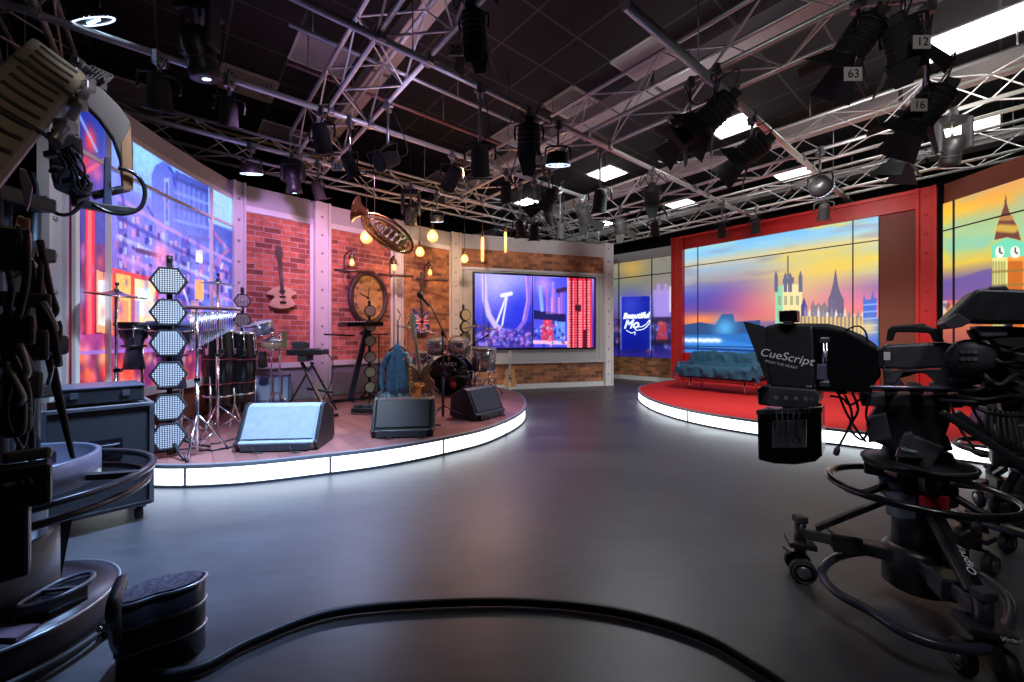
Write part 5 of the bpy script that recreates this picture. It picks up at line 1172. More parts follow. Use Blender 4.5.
for x, y, h, R, lab, m in ((-.66, .15, 1.06, .20, 'flat grey cymbal on a stand left of the drum kit', bron), (-.30, -.12, .99, .17, 'blue tinted cymbal tilted over the bass drum, left of the boom pole', bron), (.36, .55, 1.08, .21, 'bronze cymbal on a stand right of the rack drums', mat('bronze_cymbal', (.6, .45, .25), .25, 1)), (.60, .10, 1.02, .15, 'small bronze cymbal at the right end of the drum kit', MATS['bronze_cymbal'])):
    cymbal_stand(lab, o+V((x, y, 0)), h, R, chrome, m, .16 if x < 0 else -.12)
# boom microphone stand
o = stage_pt(443, 421); t = thing('microphone_stand', 'black boom microphone stand at the middle of the stage', 'microphone stand', o)
tripod(t, .16, .30, black, dbl=False, rot=.1); stand_pole(t, .05, .93, black, .010)
MB().cyl((.03, .02, .88), (-.14, -.04, 1.26), .007, n=8).build('boom_arm', black, t); MB().lathe([(.012, 0), (.014, .10), (.028, .12), (.030, .15), (.02, .175), (.002, .18)], (-.14, -.04, 1.22), (-.6, -.25, .75), 12).build('microphone', dgrey, t)
MB().box((0, 0, .93), (.035, .035, .05)).build('swivel', black, t, bevel=.005)
for px, py, lab, h in ((475, 392, 'black stand with a slanted clip right of the drum kit', .78), (386, 402, 'low chrome microphone stand in front of the coat', .45)):
    o = stage_pt(px, py); t = thing('microphone_stand', lab, 'microphone stand', o); tripod(t, .22, .2, black if h > .6 else chrome, dbl=False); stand_pole(t, .05, h, black)
    MB().bar((-.12, 0, h-.06), (.14, 0, h+.10), .03, .02).build('boom_arm', black, t); MB().lathe([(.010, 0), (.012, .08), (.026, .1), (.002, .15)], (.12, 0, h+.09), (.7, -.2, .4), 10).build('microphone', dgrey, t)
o = stage_pt(366, 412); t = thing('effects_pedal', 'cluster of dark pedals and leads beside the leaning column', 'pedal board', o)
MB().box((0, 0, .035), (.30, .16, .05)).build('board', black, t, bevel=.008)
for k in range(3): MB().box((-.09+k*.09, 0, .075), (.07, .11, .03)).build('pedal', dgrey, t, bevel=.005)
MB().tube([(.1, -.05, .07), (.2, -.12, .02), (.1, -.2, .008), (-.1, -.16, .008), (-.12, -.1, .02)], .006, 6).build('lead', rubber, t)
# cables across the front of the stage
r = random.Random(4)
for k, (x0, y0, x1, y1, l_) in enumerate(((160, 450, 232, 448, 'loose cables on the stage beside the pale floor speaker'), (205, 445, 300, 425, 'loose cable looping behind the pale floor speaker'), (350, 410, 440, 424, 'black cable crossing the boards behind the middle floor speaker'))):
    a, b_ = G(x0, y0, ZS+.007), G(x1, y1, ZS+.007); pts = [a.lerp(b_, i/7)+V((r.uniform(-.03, .03), r.uniform(-.07, .07), 0)) for i in range(8)]
    tag(MB().tube(pts, .007, 6).build('stage_cable', rubber, None), l_, 'cable')
# ================================================================ SOFA
o = (stage_pt(699, 390)+stage_pt(748, 394))/2; o = D(722, 392, 6.75); o.z = ZS
sd = V((.63, -.77, 0)).normalized(); rz = math.atan2(sd.y, sd.x); t = thing('sofa', 'low sofa on thin legs hidden under a crumpled blue throw on the red stage', 'sofa', o, rz)
navyfab = mat('dark_blue_fabric', (.02, .05, .12), .8, noise=.4, nscale=40); W2, DP = .62, .30
MB().box((0, .0, .27), (W2*2, DP*2, .14)).build('seat', navyfab, t, bevel=.04); MB().box((0, .25, .42), (W2*2, .14, .34)).build('backrest', navyfab, t, bevel=.05)
for x in (-1, 1):
    MB().box((x*(W2-.03), 0, .36), (.10, DP*1.9, .22)).build('armrest', navyfab, t, bevel=.04)
    for y in (-1, 1): MB().cyl((x*.42, y*.2, .21), (x*.45, y*.24, .0), .012, .009, 8).build('leg', chrome, t)
def throw():
    NX, NS = 120, 60; path = [(-.345, .24), (-.35, .34), (-.32, .40), (-.20, .42), (.05, .42), (.14, .46), (.17, .58), (.22, .635), (.30, .62), (.345, .5), (.35, .3)]
    pp = smooth([V((0, y, z)) for y, z in path], 6); L_ = len(pp); vs = []; rr = np.random.RandomState(3)
    for j in range(L_):
        for i in range(NX+1):
            u = i/NX*2-1; x = u*(W2+.06); e = max(0, abs(u)-.86)/.14; y, z = pp[j].y, pp[j].z
            arm = max(0, 1-((abs(u)-.92)/.09)**2)*.06 if y < .12 else 0
            wr = .016*math.sin(13*x+5*j/L_*2+math.sin(6*x)*2)+.010*math.sin(31*x+j*.35)+.009*math.sin(7*x-j*.5)+.006*math.sin(57*x+j*.2)
            z2 = z+wr*(.6 if z > .3 else .2)+arm-.16*e*e; y2 = y+wr*.7*(1 if y < 0 else .8)
            vs.append((x, y2, max(z2, .20)))
    b = MB().add(vs, [(j*(NX+1)+i, j*(NX+1)+i+1, (j+1)*(NX+1)+i+1, (j+1)*(NX+1)+i) for j in range(L_-1) for i in range(NX)], True)
    o_ = b.build('throw', mat('teal_blue_throw', (.014, .10, .18), .55, noise=.5, nscale=9, bump=.25), t); s_ = o_.modifiers.new('thick', 'SOLIDIFY'); s_.thickness = .012
throw()

D_flat = D; NV = V((0, 1, 0)); NPX = 512.0
def setplane(nx, ny, px0):
    global NV, NPX, TX, RZ
    NV = V((nx, ny, 0)).normalized(); NPX = px0; TX = V((NV.y, -NV.x, 0)); a = math.atan2(TX.y, TX.x); RZ = Matrix.Rotation(a, 3, 'Z')
setplane(0, 1, 512)
def D(px, py, d):
    r0 = V(((NPX-CX)/F, 1, 0))*d; K = NV.dot(r0); r = V(((px-CX)/F, 1, (CY-py)/F)); q = r*(K/NV.dot(r)); return V((q.x, q.y, q.z+H))
# ================================================================ FLIGHT CASE, WEIGHT, CABLE
A_, B_ = V((-2.36, 2.05)), V((-2.09, 2.36)); dx = (B_-A_).normalized(); L_ = (B_-A_).length
def case_():
    o = V(((A_.x+B_.x)/2, (A_.y+B_.y)/2, 0)); o += V((-dx.y, dx.x, 0))*.20; rz = math.atan2(dx.y, dx.x)
    t = thing('flight_case', 'black speaker cabinet on castors in front of the left end of the stage', 'speaker', o, rz); W, Dp, z0, z1 = L_, .40, .10, .665
    MB().box((0, 0, (z0+z1)/2), (W, Dp, z1-z0)).build('cabinet', matt, t, bevel=.012)
    for a, b_ in (((-1, -1), (1, -1)), ((1, -1), (1, 1)), ((-1, 1), (1, 1)), ((-1, -1), (-1, 1))):
        for z in (z0, z1): MB().bar((a[0]*W/2, a[1]*Dp/2, z), (b_[0]*W/2, b_[1]*Dp/2, z), .022, .022).build('edge_strip', steel if z == z1 else black, t, bevel=.004)
    for x in (-1, 1):
        for y in (-1, 1):
            MB().box((x*W/2, y*Dp/2, (z0+z1)/2), (.02, .02, z1-z0)).build('corner_strip', dgrey if (x, y) != (1, -1) else steel, t)
            c_ = MB().cyl((x*(W/2-.05)-.016, y*(Dp/2-.05), .045), (x*(W/2-.05)+.016, y*(Dp/2-.05), .045), .044).build('castor', rubber, t); MB().box((x*(W/2-.05), y*(Dp/2-.05), .085), (.06, .06, .03)).build('castor_plate', steel, c_)
    h_ = MB().box((.02, -Dp/2-.002, .44), (.13, .012, .11)).build('handle_dish', gloss, t, bevel=.004); MB().tube([(-.03, -Dp/2-.012, .46), (.02, -Dp/2-.025, .46), (.07, -Dp/2-.012, .46)], .008, 6).build('grip', dgrey, h_)
    t2 = thing('equipment_box', 'low black box lying on top of the speaker cabinet', 'box', o+V((0, 0, .677)), rz)
    MB().box((.01, .0, .05), (W*.82, .34, .085)).build('body', black, t2, bevel=.01); MB().box((.01, 0, .095), (W*.84, .35, .01)).build('lid', mat('dark_blue_lid', (.05, .06, .09), .3), t2, bevel=.003)
    for x in (-.1, .1): MB().box((x, -.175, .06), (.03, .012, .03)).build('latch', steel, t2)
case_()
# kidney shaped trim weight
KS = .54
KP = [(-.16, -.03), (-.13, .07), (-.04, .13), (.08, .17), (.17, .15), (.19, .07), (.13, .0), (.05, -.04), (-.02, -.10), (-.10, -.12)]
o = V((-1.14, 1.30, 0)); t = thing('trim_weight', 'kidney shaped black weight case standing on the floor beside the crane base', 'weight', o, .0)
kp = smooth([V((x*KS, y*KS*1.15, 0)) for x, y in KP], 5, True)
MB().plate([q+V((0, 0, .12)) for q in kp], (0, 0, .235), True).build('body', mat('dark_weight', (.018, .016, .024), .35), t)
MB().plate([q*.93+V((0, 0, .242)) for q in kp], (0, 0, .012)).build('top_mat', mat('tread_rubber', (.06, .055, .085), .5, noise=.7, nscale=45, bump=.8), t)
for z in (.238, .165, .085): MB().tube([q*1.01+V((0, 0, z)) for q in kp], .004 if z < .2 else .006, 6, True, 0).build('rim_band', mat('worn_silver_edge', (.4, .4, .44), .3, .8), t)
for z in (.17, .20): l_ = MB().cyl((-.06, -.085, z), (-.06, -.11, z), .013).build('latch', steel, t); MB().cyl((-.06, -.11, z), (-.06, -.12, z), .008).build('bolt', chrome, l_)
pts = [D(122, 580, 1.22), D(113, 612, 1.10), G(122, 655, .02), G(150, 674, .02), G(200, 668, .02), G(250, 642, .02), G(330, 613, .02), G(430, 603, .02), G(530, 602, .02), G(620, 612, .02), G(700, 635, .02), G(760, 668, .02), G(800, 695, .02), G(850, 740, .02)]
cb = tag(MB().tube(pts, .0165, 10, sm=8).build('floor_cable', mat('black_cable_sheath', (.016, .016, .018), .45), None), 'thick black cable arching across the near floor from crane to camera', 'cable')
# ================================================================ STUDIO CAMERA ON PEDESTAL
camblk = mat('camera_grey_black', (.055, .053, .062), .38, noise=.25, nscale=40)
pedm = mat('pedestal_black', (.016, .016, .02), .35, noise=.3, nscale=20)
C1 = V((1.62, 1.63, 0))
def pedestal(lab, C, feet, foot_ring, ringz=.445, s=1.0, col_top=.62):
    t = thing('camera_pedestal', lab, 'camera pedestal', C, 0, 'wheeled camera pedestals'); P_ = lambda x, y, z: V((x, y, z))
    MB().lathe([(.09, .05), (.105, .06), (.105, .20), (.085, .22)], n=24).build('base_drum', pedm, t)
    MB().lathe([(.075, .20), (.075, .40), (.06, .41), (.06, col_top)], n=24).build('column', mat('column_grey', (.07, .07, .085), .3, .3), t)
    MB().lathe([(.10, .40), (.115, .41), (.115, .47), (.09, .49)], n=24).build('collar', pedm, t)
    MB().lathe([(.13, .525), (.165, .53), (.17, .545), (.155, .56), (.11, .57), (.10, .60), (.06, .61)], n=32).build('tray', pedm, t)
    MB().ring((0, 0, .55), (0, 0, 1), .165, .008, 36, 6).build('tray_rim', dgrey, t)
    rg = MB().ring((0, 0, ringz), (0, 0, 1), .275, .014, 48, 10).build('steering_ring', gloss, t)
    for k in range(3): a = .9+2.094*k; MB().tube([(.08*math.cos(a), .08*math.sin(a), ringz+.02), (.2*math.cos(a), .2*math.sin(a), ringz-.03), (.275*math.cos(a), .275*math.sin(a), ringz)], .014, 8).build('ring_spoke', pedm, rg)
    MB().box((-.05, -.115, .435), (.10, .02, .05)).build('red_handle', mat('red_plastic', (.55, .02, .03), .4), t, bevel=.004)
    MB().box((-.12, -.06, .40), (.07, .06, .09)).build('valve_box', mat('blue_grey_box', (.10, .12, .16), .4), t, bevel=.008)
    for k in range(3):
        a = .2+2.0*k; MB().box((.13*math.cos(a), .13*math.sin(a), .50), (.06, .05, .07), Matrix.Rotation(a, 3, 'Z')).build('control_block', dgrey, t, bevel=.008)
    for f_ in feet:
        f_ = V((f_[0], f_[1], 0)); d = f_.normalized(); sd_ = V((-d.y, d.x, 0)); R = Matrix((d, sd_, V((0, 0, 1)))).transposed()
        arm = MB().bar(d*.08+V((0, 0, .17)), f_*.62+V((0, 0, .185)), .075, .05).build('base_arm', pedm, t, bevel=.008)
        MB().bar(f_*.55+V((0, 0, .19)), f_*.98+V((0, 0, .20)), .055, .045).build('arm_end', camblk, arm, bevel=.006)
        MB().box(f_*.60+V((0, 0, .19)), (.10, .10, .075), R).build('arm_joint', pedm, arm, bevel=.008)
        MB().bar(d*.10+V((0, 0, .38)), f_*.85+V((0, 0, .225)), .032, .022).build('brace', pedm, t, bevel=.004)
        w_ = MB(); w_.cyl(f_+V((0, 0, .10)), f_+V((0, 0, .25)), .022, n=12); w_.build('castor_stem', pedm, t)
        MB().box(f_+V((0, 0, .255)), (.045, .045, .03)).build('castor_cap', dgrey, t, bevel=.005)
        fk = MB().box(f_+V((0, 0, .155)), (.10, .11, .022), R).build('castor_fork', pedm, t, bevel=.004)
        for sg in (-1, 1):
            c_ = f_+sd_*sg*.045; c_.z = .050; wh = MB().lathe([(.02, -.014), (.046, -.014), (.050, -.010), (.050, .010), (.046, .014), (.02, .014)], c_, sd_, 20).build('wheel', rubber, fk)
            MB().lathe([(.028, .015), (.025, .021), (.008, .023), (.001, .023)], c_, sd_*sg, 16).build('hub_cap', mat('wheel_hub', (.30, .30, .33), .3, .8), fk)
            MB().ring(c_+sd_*sg*.02, sd_, .040, .003, 20, 5).build('cable_guard_ring', dgrey, fk)
        MB().bar(f_+V((0, 0, .10))-sd_*.02, f_+V((0, 0, .10))+d*.05+V((0, 0, .01)), .05, .012).build('brake_pedal', pedm, fk)
    MB().tube([V(q)-C for q in foot_ring], .016, 10, True, 6).build('foot_rail', mat('dark_blue_tube', (.03, .035, .05), .25), t)
    return t
fr1 = [G(*q, .11) for q in ((835, 558), (822, 572), (836, 592), (872, 612), (905, 633), (945, 646), (985, 648), (1006, 628), (1010, 605), (995, 585), (965, 568), (900, 552), (862, 552))]
p1 = pedestal('black wheeled camera pedestal at front right with steering ring and foot rail', C1, [(-.36, .15), (-.16, -.37), (.46, .20)], fr1)
def ped_text():
    f_ = V((-.16, -.37, 0)); a = V((0, 0, .38))+f_.normalized()*.10; b_ = f_*.85+V((0, 0, .225)); m_ = (a*.45+b_*.55); d = (a-b_).normalized()
    bb = MB().bar(a+V((.02, -.012, .0)), b_+V((.02, -.012, 0)), .05, .012, up=(0, 1, 0)).build('name_strip', gloss, p1)
    text('lettering', 'Osprey', .035, whiteink, bb, m_+V((.012, -.035, 0)), d, V((-1, .2, .2)), .001)
    text('lettering', 'Vinten', .020, whiteink, bb, f_+V((0.01, -.062, .157)), (1, -.2, 0), (0, 0, 1), .0008)
ped_text()
setplane(.66, .75, 900)
# pan head with camera on top: side silhouettes have real depth, running left to right across the pedestal
c1 = thing('studio_camera', 'broadcast camera on the front right pedestal, lens end hidden in the prompter hood', 'camera', C1+V((0, 0, .60)), 0, 'broadcast cameras'); 
def dd(px, py, d=1.55): return D(px, py, d)
def pr(name, pts, d, th, m, parent, bevel=.006, sm=False):
    """outline in the picture plane at its own distance d, extruded th metres in depth"""
    return MB().plate([D(x, y, d)+NV*th/2 for x, y in pts], NV*th, sm).build(name, m, parent, w=True, bevel=bevel)
h0 = pr('pan_head', [(880, 402), (950, 402), (952, 420), (940, 452), (905, 458), (893, 450), (868, 440), (866, 425)], 1.56, .16, pedm, c1, .012)
MB().lathe([(.10, -.03), (.085, .02), (.05, .05)], (0, 0, .05), n=20).build('head_base', pedm, c1)
pr('side_cover', [(870, 417), (886, 413), (892, 440), (868, 443)], 1.50, .03, camblk, c1, .005)
pr('side_cover', [(903, 435), (912, 432), (925, 459), (895, 458)], 1.46, .03, camblk, c1, .005)
pr('tilt_arm', [(905, 432), (945, 448), (930, 470), (896, 462)], 1.48, .03, camblk, c1, .006)
text('head_lettering', 'Vinten', .016, whiteink, c1, D(909, 450, 1.455), TX-V((0,0,.05)), (0, 0, 1), .0008, True)
pr('wedge_plate', [(858, 395), (962, 396), (970, 402), (962, 408), (862, 406)], 1.56, .14, camblk, c1, .004)
pr('pan_bar', [(938, 414), (945, 410), (1040, 470), (1040, 482)], 1.42, .03, pedm, c1, .006)
for y0, d in ((386, 1.50), (388, 1.62)): MB().cyl(D(806, y0, d), D(990, y0+3, d), .0075, n=10).build('support_rod', mat('violet_steel_rod', (.30, .29, .40), .3, .8), c1, w=True)
for px in (842, 866, 890, 915, 938, 962): MB().box(D(px, 388, 1.56), (.035, .16, .035), RZ).build('rod_clamp', dgrey, c1, w=True, bevel=.005)
pr('camera_base', [(883, 369), (892, 369), (905, 385), (885, 385)], 1.58, .16, camblk, c1, .003)
pr('camera_body', [(883, 345), (950, 342), (955, 367), (905, 370), (884, 368)], 1.58, .15, camblk, c1, .010)
pr('camera_back', [(945, 343), (978, 344), (986, 352), (988, 372), (982, 385), (948, 388), (940, 368)], 1.57, .17, camblk, c1, .010)
pr('side_panel', [(885, 371), (930, 369), (968, 371), (968, 387), (940, 387), (926, 374), (905, 371), (896, 383), (886, 384)], 1.52, .02, mat('side_grey', (.075, .07, .09), .45), c1, .004)
pr('lens_port', [(872, 349), (884, 347), (884, 369), (872, 367)], 1.58, .12, black, c1, .008)
pr('top_handle', [(888, 328), (894, 326), (926, 325), (938, 329), (945, 342), (934, 342), (930, 333), (896, 332), (893, 341), (886, 341)], 1.57, .035, black, c1, .006)
pr('handle_grip', [(890, 326), (925, 323), (927, 327), (890, 331)], 1.57, .05, rubber, c1, .006)
MB().lathe([(.055, 0), (.06, .01), (.05, .025), (.02, .03), (.001, .03)], D(970, 357, 1.475)-c1.location, -NV, 22).build('control_dial', dgrey, c1)
for k in range(6): MB().cyl(D(963+(k % 3)*6, 352+(k//3)*7, 1.475), D(963+(k % 3)*6, 352+(k//3)*7, 1.45), .007, n=8).build('button', mgrey, c1, w=True)
MB().box(D(887, 356, 1.495), (.018, .004, .03), RZ).build('side_label', paper, c1, w=True)
text('logo', 'SONY', .016, whiteink, c1, D(958, 380, 1.505), TX, (0, 0, 1), .0006, True)
vf = pr('viewfinder_hood', [(942, 322), (974, 291), (980, 288), (1050, 290), (1050, 323), (985, 323), (976, 322), (960, 326)], 1.42, .20, black, c1, .010)
pr('hood_flap', [(941, 324), (958, 313), (972, 322), (962, 327), (950, 329)], 1.38, .16, camblk, c1, .003)
pr('viewfinder_top', [(990, 286), (1006, 285), (1010, 290), (988, 290)], 1.42, .06, camblk, c1, .004)
pr('viewfinder_arm', [(968, 330), (1000, 326), (1045, 328), (1045, 336), (1000, 338), (975, 342)], 1.46, .06, dgrey, c1, .006)
pr('viewfinder_screen_back', [(975, 326), (1012, 326), (1008, 336), (982, 337)], 1.44, .12, mat('pale_camera_grey', (.22, .22, .24), .4), c1, .006)
r = random.Random(12)
for k, (a, b_) in enumerate([((985, 350), (1030, 365)), ((980, 372), (1035, 385)), ((955, 395), (1035, 400)), ((965, 402), (1030, 415)), ((975, 360), (1020, 395)), ((990, 340), (1035, 350)), ((960, 390), (1010, 378)), ((940, 400), (1030, 392))]):
    MB().tube([D(*a, 1.50), D((a[0]*2+b_[0])/3, (a[1]*2+b_[1])/3+r.uniform(3, 12), 1.46), D((a[0]+b_[0]*2)/3, (a[1]+b_[1]*2)/3+r.uniform(-8, 8), 1.5), D(*b_, 1.55)], .007, 6).build('cable', rubber, c1, w=True)
for px, py, s_ in ((992, 372, .07), (1004, 388, .09), (985, 395, .06), (1012, 360, .08), (1020, 400, .10), (975, 400, .05), (998, 350, .06)): MB().box(D(px, py, 1.6), (s_, .07, s_*.7), RZ @ Matrix.Rotation(r.uniform(-.4, .4), 3, 'Y')).build('connector_block', camblk if s_ < .08 else dgrey, c1, w=True, bevel=.006)
for k, pts in enumerate([[(852, 392), (858, 410), (850, 428), (862, 440), (868, 430)], [(838, 392), (846, 412), (858, 432), (866, 442)], [(870, 396), (866, 415), (872, 428), (884, 424)], [(845, 395), (852, 418), (838, 448)], [(862, 398), (850, 405), (842, 398), (830, 396)], [(968, 400), (985, 430), (1000, 452), (1030, 460)], [(950, 400), (958, 425), (975, 450)]]):
    MB().tube([D(x, y, 1.48+.02*(k % 3)) for x, y in pts], .0045, 6).build('cable', rubber, c1, w=True)
MB().lathe([(.006, 0), (.010, .01), (.010, .03), (.004, .035)], D(838, 447, 1.48)-c1.location, (-.3, 0, -1), 8).build('plug', dgrey, c1)
# prompter
pt = thing('prompter', 'black hooded prompter with white lettering mounted in front of the right camera', 'prompter', D(790, 400, 1.6))
hood = pr('hood', [(762, 331), (766, 326), (778, 323), (828, 323.5), (843, 327), (862, 335), (879, 347), (881, 376), (869, 393), (813, 391), (769, 387), (766, 370)], 1.60, .34, mat('hood_cloth', (.013, .013, .016), .6, noise=.3, nscale=25, bump=.15), pt, .014)
fl = MB().add([D(743.5, 322, 1.42), D(764, 327, 1.44), D(768, 386, 1.44), D(743.5, 322, 1.86), D(764, 327, 1.80), D(768, 386, 1.80)], [(0, 1, 2), (5, 4, 3), (0, 3, 4, 1), (2, 1, 4, 5)]).build('hood_flare', mat('hood_inner', (.02, .02, .025), .7), pt, w=True); fl.modifiers.new('t', 'SOLIDIFY').thickness = .004
MB().tube([D(811, 326, 1.43), D(812, 350, 1.425), D(813, 388, 1.43)], .004, 6).build('hood_seam', camblk, pt, w=True)
pr('side_flap', [(813, 327), (845, 331), (878, 350), (879, 376), (866, 391), (815, 389)], 1.425, .012, gloss, pt, .004)
text('logo_lettering', 'CueScript', .046, mat('bright_lettering', (.95, .95, .97), .5), pt, D(786, 357, 1.422), TX-V((0,0,.20)), TX*.2+V((0,0,1)), .001, True, shear=.15)
text('small_lettering', 'FROM THE HEART', .014, whiteink, pt, D(781, 364.5, 1.422), TX-V((0,0,.22)), TX*.2+V((0,0,1)), .0008, True)
for x in (823.5, 826.5): MB().cyl(D(x, 340, 1.40), D(x+1, 384, 1.40), .004, n=8).build('slide_rail', chrome, pt, w=True)
MB().box(D(822, 372, 1.405), (.03, .03, .06), RZ).build('rail_clamp', mat('violet_grey', (.12, .11, .18), .4), pt, w=True, bevel=.004)
for y0 in (340, 384): MB().box(D(825, y0, 1.405), (.03, .025, .02), RZ).build('rail_end', steel, pt, w=True, bevel=.003)
bx = pr('top_sensor', [(779, 311), (797, 310), (797, 322), (779, 322)], 1.58, .10, gloss, pt, .004)
pr('sensor_foot', [(783, 321), (793, 321), (793, 325), (783, 325)], 1.58, .05, dgrey, pt, .002)
br_ = pr('bracket', [(757, 389), (762, 386), (816, 390), (819, 396), (818, 406), (800, 409), (758, 405)], 1.58, .26, camblk, pt, .006)
for k, x in enumerate((776, 786, 796, 806, 812)): MB().cyl(D(x, 397.5+(x-776)*.04, 1.448), D(x, 397.5+(x-776)*.04, 1.436), .008, n=10).build('knob' if k % 2 else 'port', mgrey, br_, w=False).parent = pt
for o_ in [c for c in pt.children if c.name.startswith(('knob', 'port'))]: o_.location = -pt.location
for a, b_ in (((768, 408), (772, 413)), ((800, 408), (806, 414)), ((812, 406), (820, 404))): MB().tube([D(*a, 1.5), D((a[0]+b_[0])/2+4, (a[1]+b_[1])/2, 1.46), D(*b_, 1.5)], .005, 6).build('lead', rubber, pt, w=True)
mo = pr('monitor', [(757, 412), (821, 410), (822, 456), (815, 462), (795, 465), (774, 464), (758, 460)], 1.60, .20, gloss, pt, .008)
pr('monitor_bezel', [(756, 410), (822, 408), (822, 413), (756, 415)], 1.50, .03, dgrey, pt, .003)
pr('monitor_arm', [(782, 404), (800, 404), (800, 416), (782, 416)], 1.6, .08, camblk, pt, .004)
pr('circuit_box', [(772, 422), (806, 420), (806, 448), (772, 448)], 1.488, .02, mat('dim_circuit_grey', (.05, .055, .06), .35, noise=.7, nscale=70), pt, .003)
for k in range(5): MB().tube([D(776+k*6, 412, 1.485), D(778+k*5, 425, 1.475), D(774+k*7, 438, 1.478)], .003, 5).build('ribbon', dgrey, pt, w=True)
MB().tube([D(846, 330, 1.6), D(858, 326, 1.6), D(866, 333, 1.6), D(868, 348, 1.6)], .0035, 6).build('lead', rubber, pt, w=True)
# second camera and pedestal behind it
C2 = V((2.74, 2.15, 0)); fr2 = [C2+V((.42*math.cos(a)*(1+.08*math.cos(3*a)), .42*math.sin(a)*(1+.08*math.cos(3*a)), .12)) for a in [k*2*math.pi/14 for k in range(14)]]
p2 = pedestal('second black camera pedestal cut by the right edge, behind the front one', C2, [(-.34, -.12), (.1, -.40), (.2, .35)], fr2)
c2 = thing('studio_camera', 'second broadcast camera at the right edge, mostly hidden behind the first', 'camera', C2+V((0, 0, .60)), 0, 'broadcast cameras')
MB().lathe([(.10, -.03), (.085, .02), (.05, .05)], (0, 0, .05), n=20).build('head_base', pedm, c2)
pr('pan_head', [(985, 408), (1060, 404), (1060, 448), (1010, 452), (990, 440), (975, 425)], 2.1, .2, pedm, c2, .012)
pr('camera_body', [(985, 352), (1060, 350), (1060, 400), (990, 402), (980, 385)], 2.12, .2, black, c2, .012)
pr('pan_bar', [(952, 414), (960, 410), (1060, 492), (1060, 508)], 2.0, .04, pedm, c2, .008)
pr('support_arm', [(985, 440), (1060, 420), (1060, 432), (990, 452)], 2.05, .05, pedm, c2, .006)
pr('viewfinder', [(985, 330), (1050, 326), (1050, 352), (990, 352)], 2.1, .2, dgrey, c2, .01)
pr('top_grip', [(1006, 316), (1013, 316), (1013, 330), (1006, 330)], 2.1, .04, steel, c2, .003)
for k in range(6): MB().tube([D(990+k*4, 400, 1.95), D(985+k*7, 425+k*4, 1.9), D(1000+k*5, 450, 1.92), D(1030+k*3, 440, 1.95)], .006, 6).build('cable', rubber, c2, w=True)
for px, py, w_ in ((1000, 415, .10), (1015, 432, .12), (1008, 458, .10)): MB().box(D(px, py, 2.0), (w_, .08, w_*.7), RZ).build('connector_block', dgrey, c2, w=True, bevel=.008)
setplane(-.74, .67, 60)
# ================================================================ CAMERA CRANE, LEFT
K0 = V((-1.74, 1.36, 0)); jib = thing('camera_crane', 'dark camera crane at the left edge with slotted arm and cabled mast', 'camera crane', K0)
bronze = mat('tarnished_arm_paint', (.24, .20, .14), .42, .35, noise=.35, nscale=7)
a0, a1 = D_flat(-78, 205, .95), D_flat(57, 62, 2.25); ad = (a1-a0).normalized(); vd = ((a0+a1)/2-V((0, 0, H))).normalized(); an = (vd-ad*vd.dot(ad)).normalized(); ax_ = ad.cross(an)
if ax_.x < 0: ax_ = -ax_
def ap(s_, x, z): return a0+ad*s_+ax_*x+an*z
LA = (a1-a0).length
arm = MB()
for sg in (1,):
    w0, w1 = .075, .115; th_ = .05
    vs = [ap(0, -w0, -th_), ap(0, w0, -th_), ap(0, w0, th_), ap(0, -w0, th_), ap(LA, -w1, -th_*.8), ap(LA, w1, -th_*.8), ap(LA, w1, th_*.8), ap(LA, -w1, th_*.8)]
    arm.add(vs, [(0, 1, 2, 3), (7, 6, 5, 4), (0, 4, 5, 1), (1, 5, 6, 2), (2, 6, 7, 3), (3, 7, 4, 0)])
arm = arm.build('crane_arm', bronze, jib, w=True, bevel=.02)
nz = -1 if (ap(1, 0, -1)-ap(1, 0, 1)).dot(V((0, 0, H))-a0) > 0 else 1
for k in range(13):
    s_ = .12+k*(LA-.25)/12; w_ = (.075+.035*s_/LA)*.66; z_ = .052-.009*s_/LA
    MB().tube([ap(s_, -w_, nz*z_), ap(s_-.015, -w_*.4, nz*z_), ap(s_-.015, w_*.4, nz*z_), ap(s_, w_, nz*z_)], [.011, .011], 6).build('slot', ink, arm, w=False).location = -jib.location
for s_ in (LA*.36, LA*.7): MB().bar(ap(s_, -.10, nz*.05), ap(s_, .10, nz*.05), .012, .012).build('joint_strap', black, arm, w=False).location = -jib.location
MB().tube([ap(LA*.38, .125, nz*.03), ap(LA*.7, .135, nz*.03), ap(LA, .14, nz*.03)], .018, 10, sm=2).build('side_tube', mat('grey_side_tube', (.17, .16, .17), .35, .5), jib, w=True)
for s_ in (LA*.5, LA*.7, LA*.9): MB().box(ap(s_, .13, nz*.03), (.06, .05, .05)).build('tube_clamp', steel, jib, w=True, bevel=.006)
MB().plate([D(x, y, 1.12) for x, y in ((19, 168), (26, 170), (33, 188), (30, 204), (27, 212), (23, 196), (20, 182))], NV*.012).build('bent_bracket', mat('pale_lilac_metal', (.38, .38, .52), .4, .4), jib, w=True, bevel=.002)
# head end of the arm: hooked drop plate and remote head
hk = [(72, 66), (88, 80), (104, 92), (120, 108), (131, 124), (133, 150), (133, 190), (122, 190), (119, 160), (112, 140), (98, 120), (80, 102), (70, 88)]
MB().plate([D(x, y, 2.25) for x, y in hk], NV*.05).build('drop_bracket', mat('dark_hook_paint', (.018, .015, .013), .45, noise=.4), jib, w=True, bevel=.012)
MB().plate([D(x, y, 2.17) for x, y in ((121, 142), (131, 126), (133, 190), (123, 190))], NV*.012).build('bronze_plate', mat('bronze_plate_paint', (.20, .10, .05), .4, .3), jib, w=True, bevel=.003)
MB().cyl(D(128, 188, 2.22), D(92, 196, 2.22), .022, n=10).build('head_axle', dgrey, jib, w=True); MB().plate([D(x, y, 2.2) for x, y in ((104, 158), (110, 158), (112, 210), (103, 210))], NV*.05).build('tilt_plate', mat('blue_black_plate', (.03, .04, .09), .4), jib, w=True, bevel=.005)
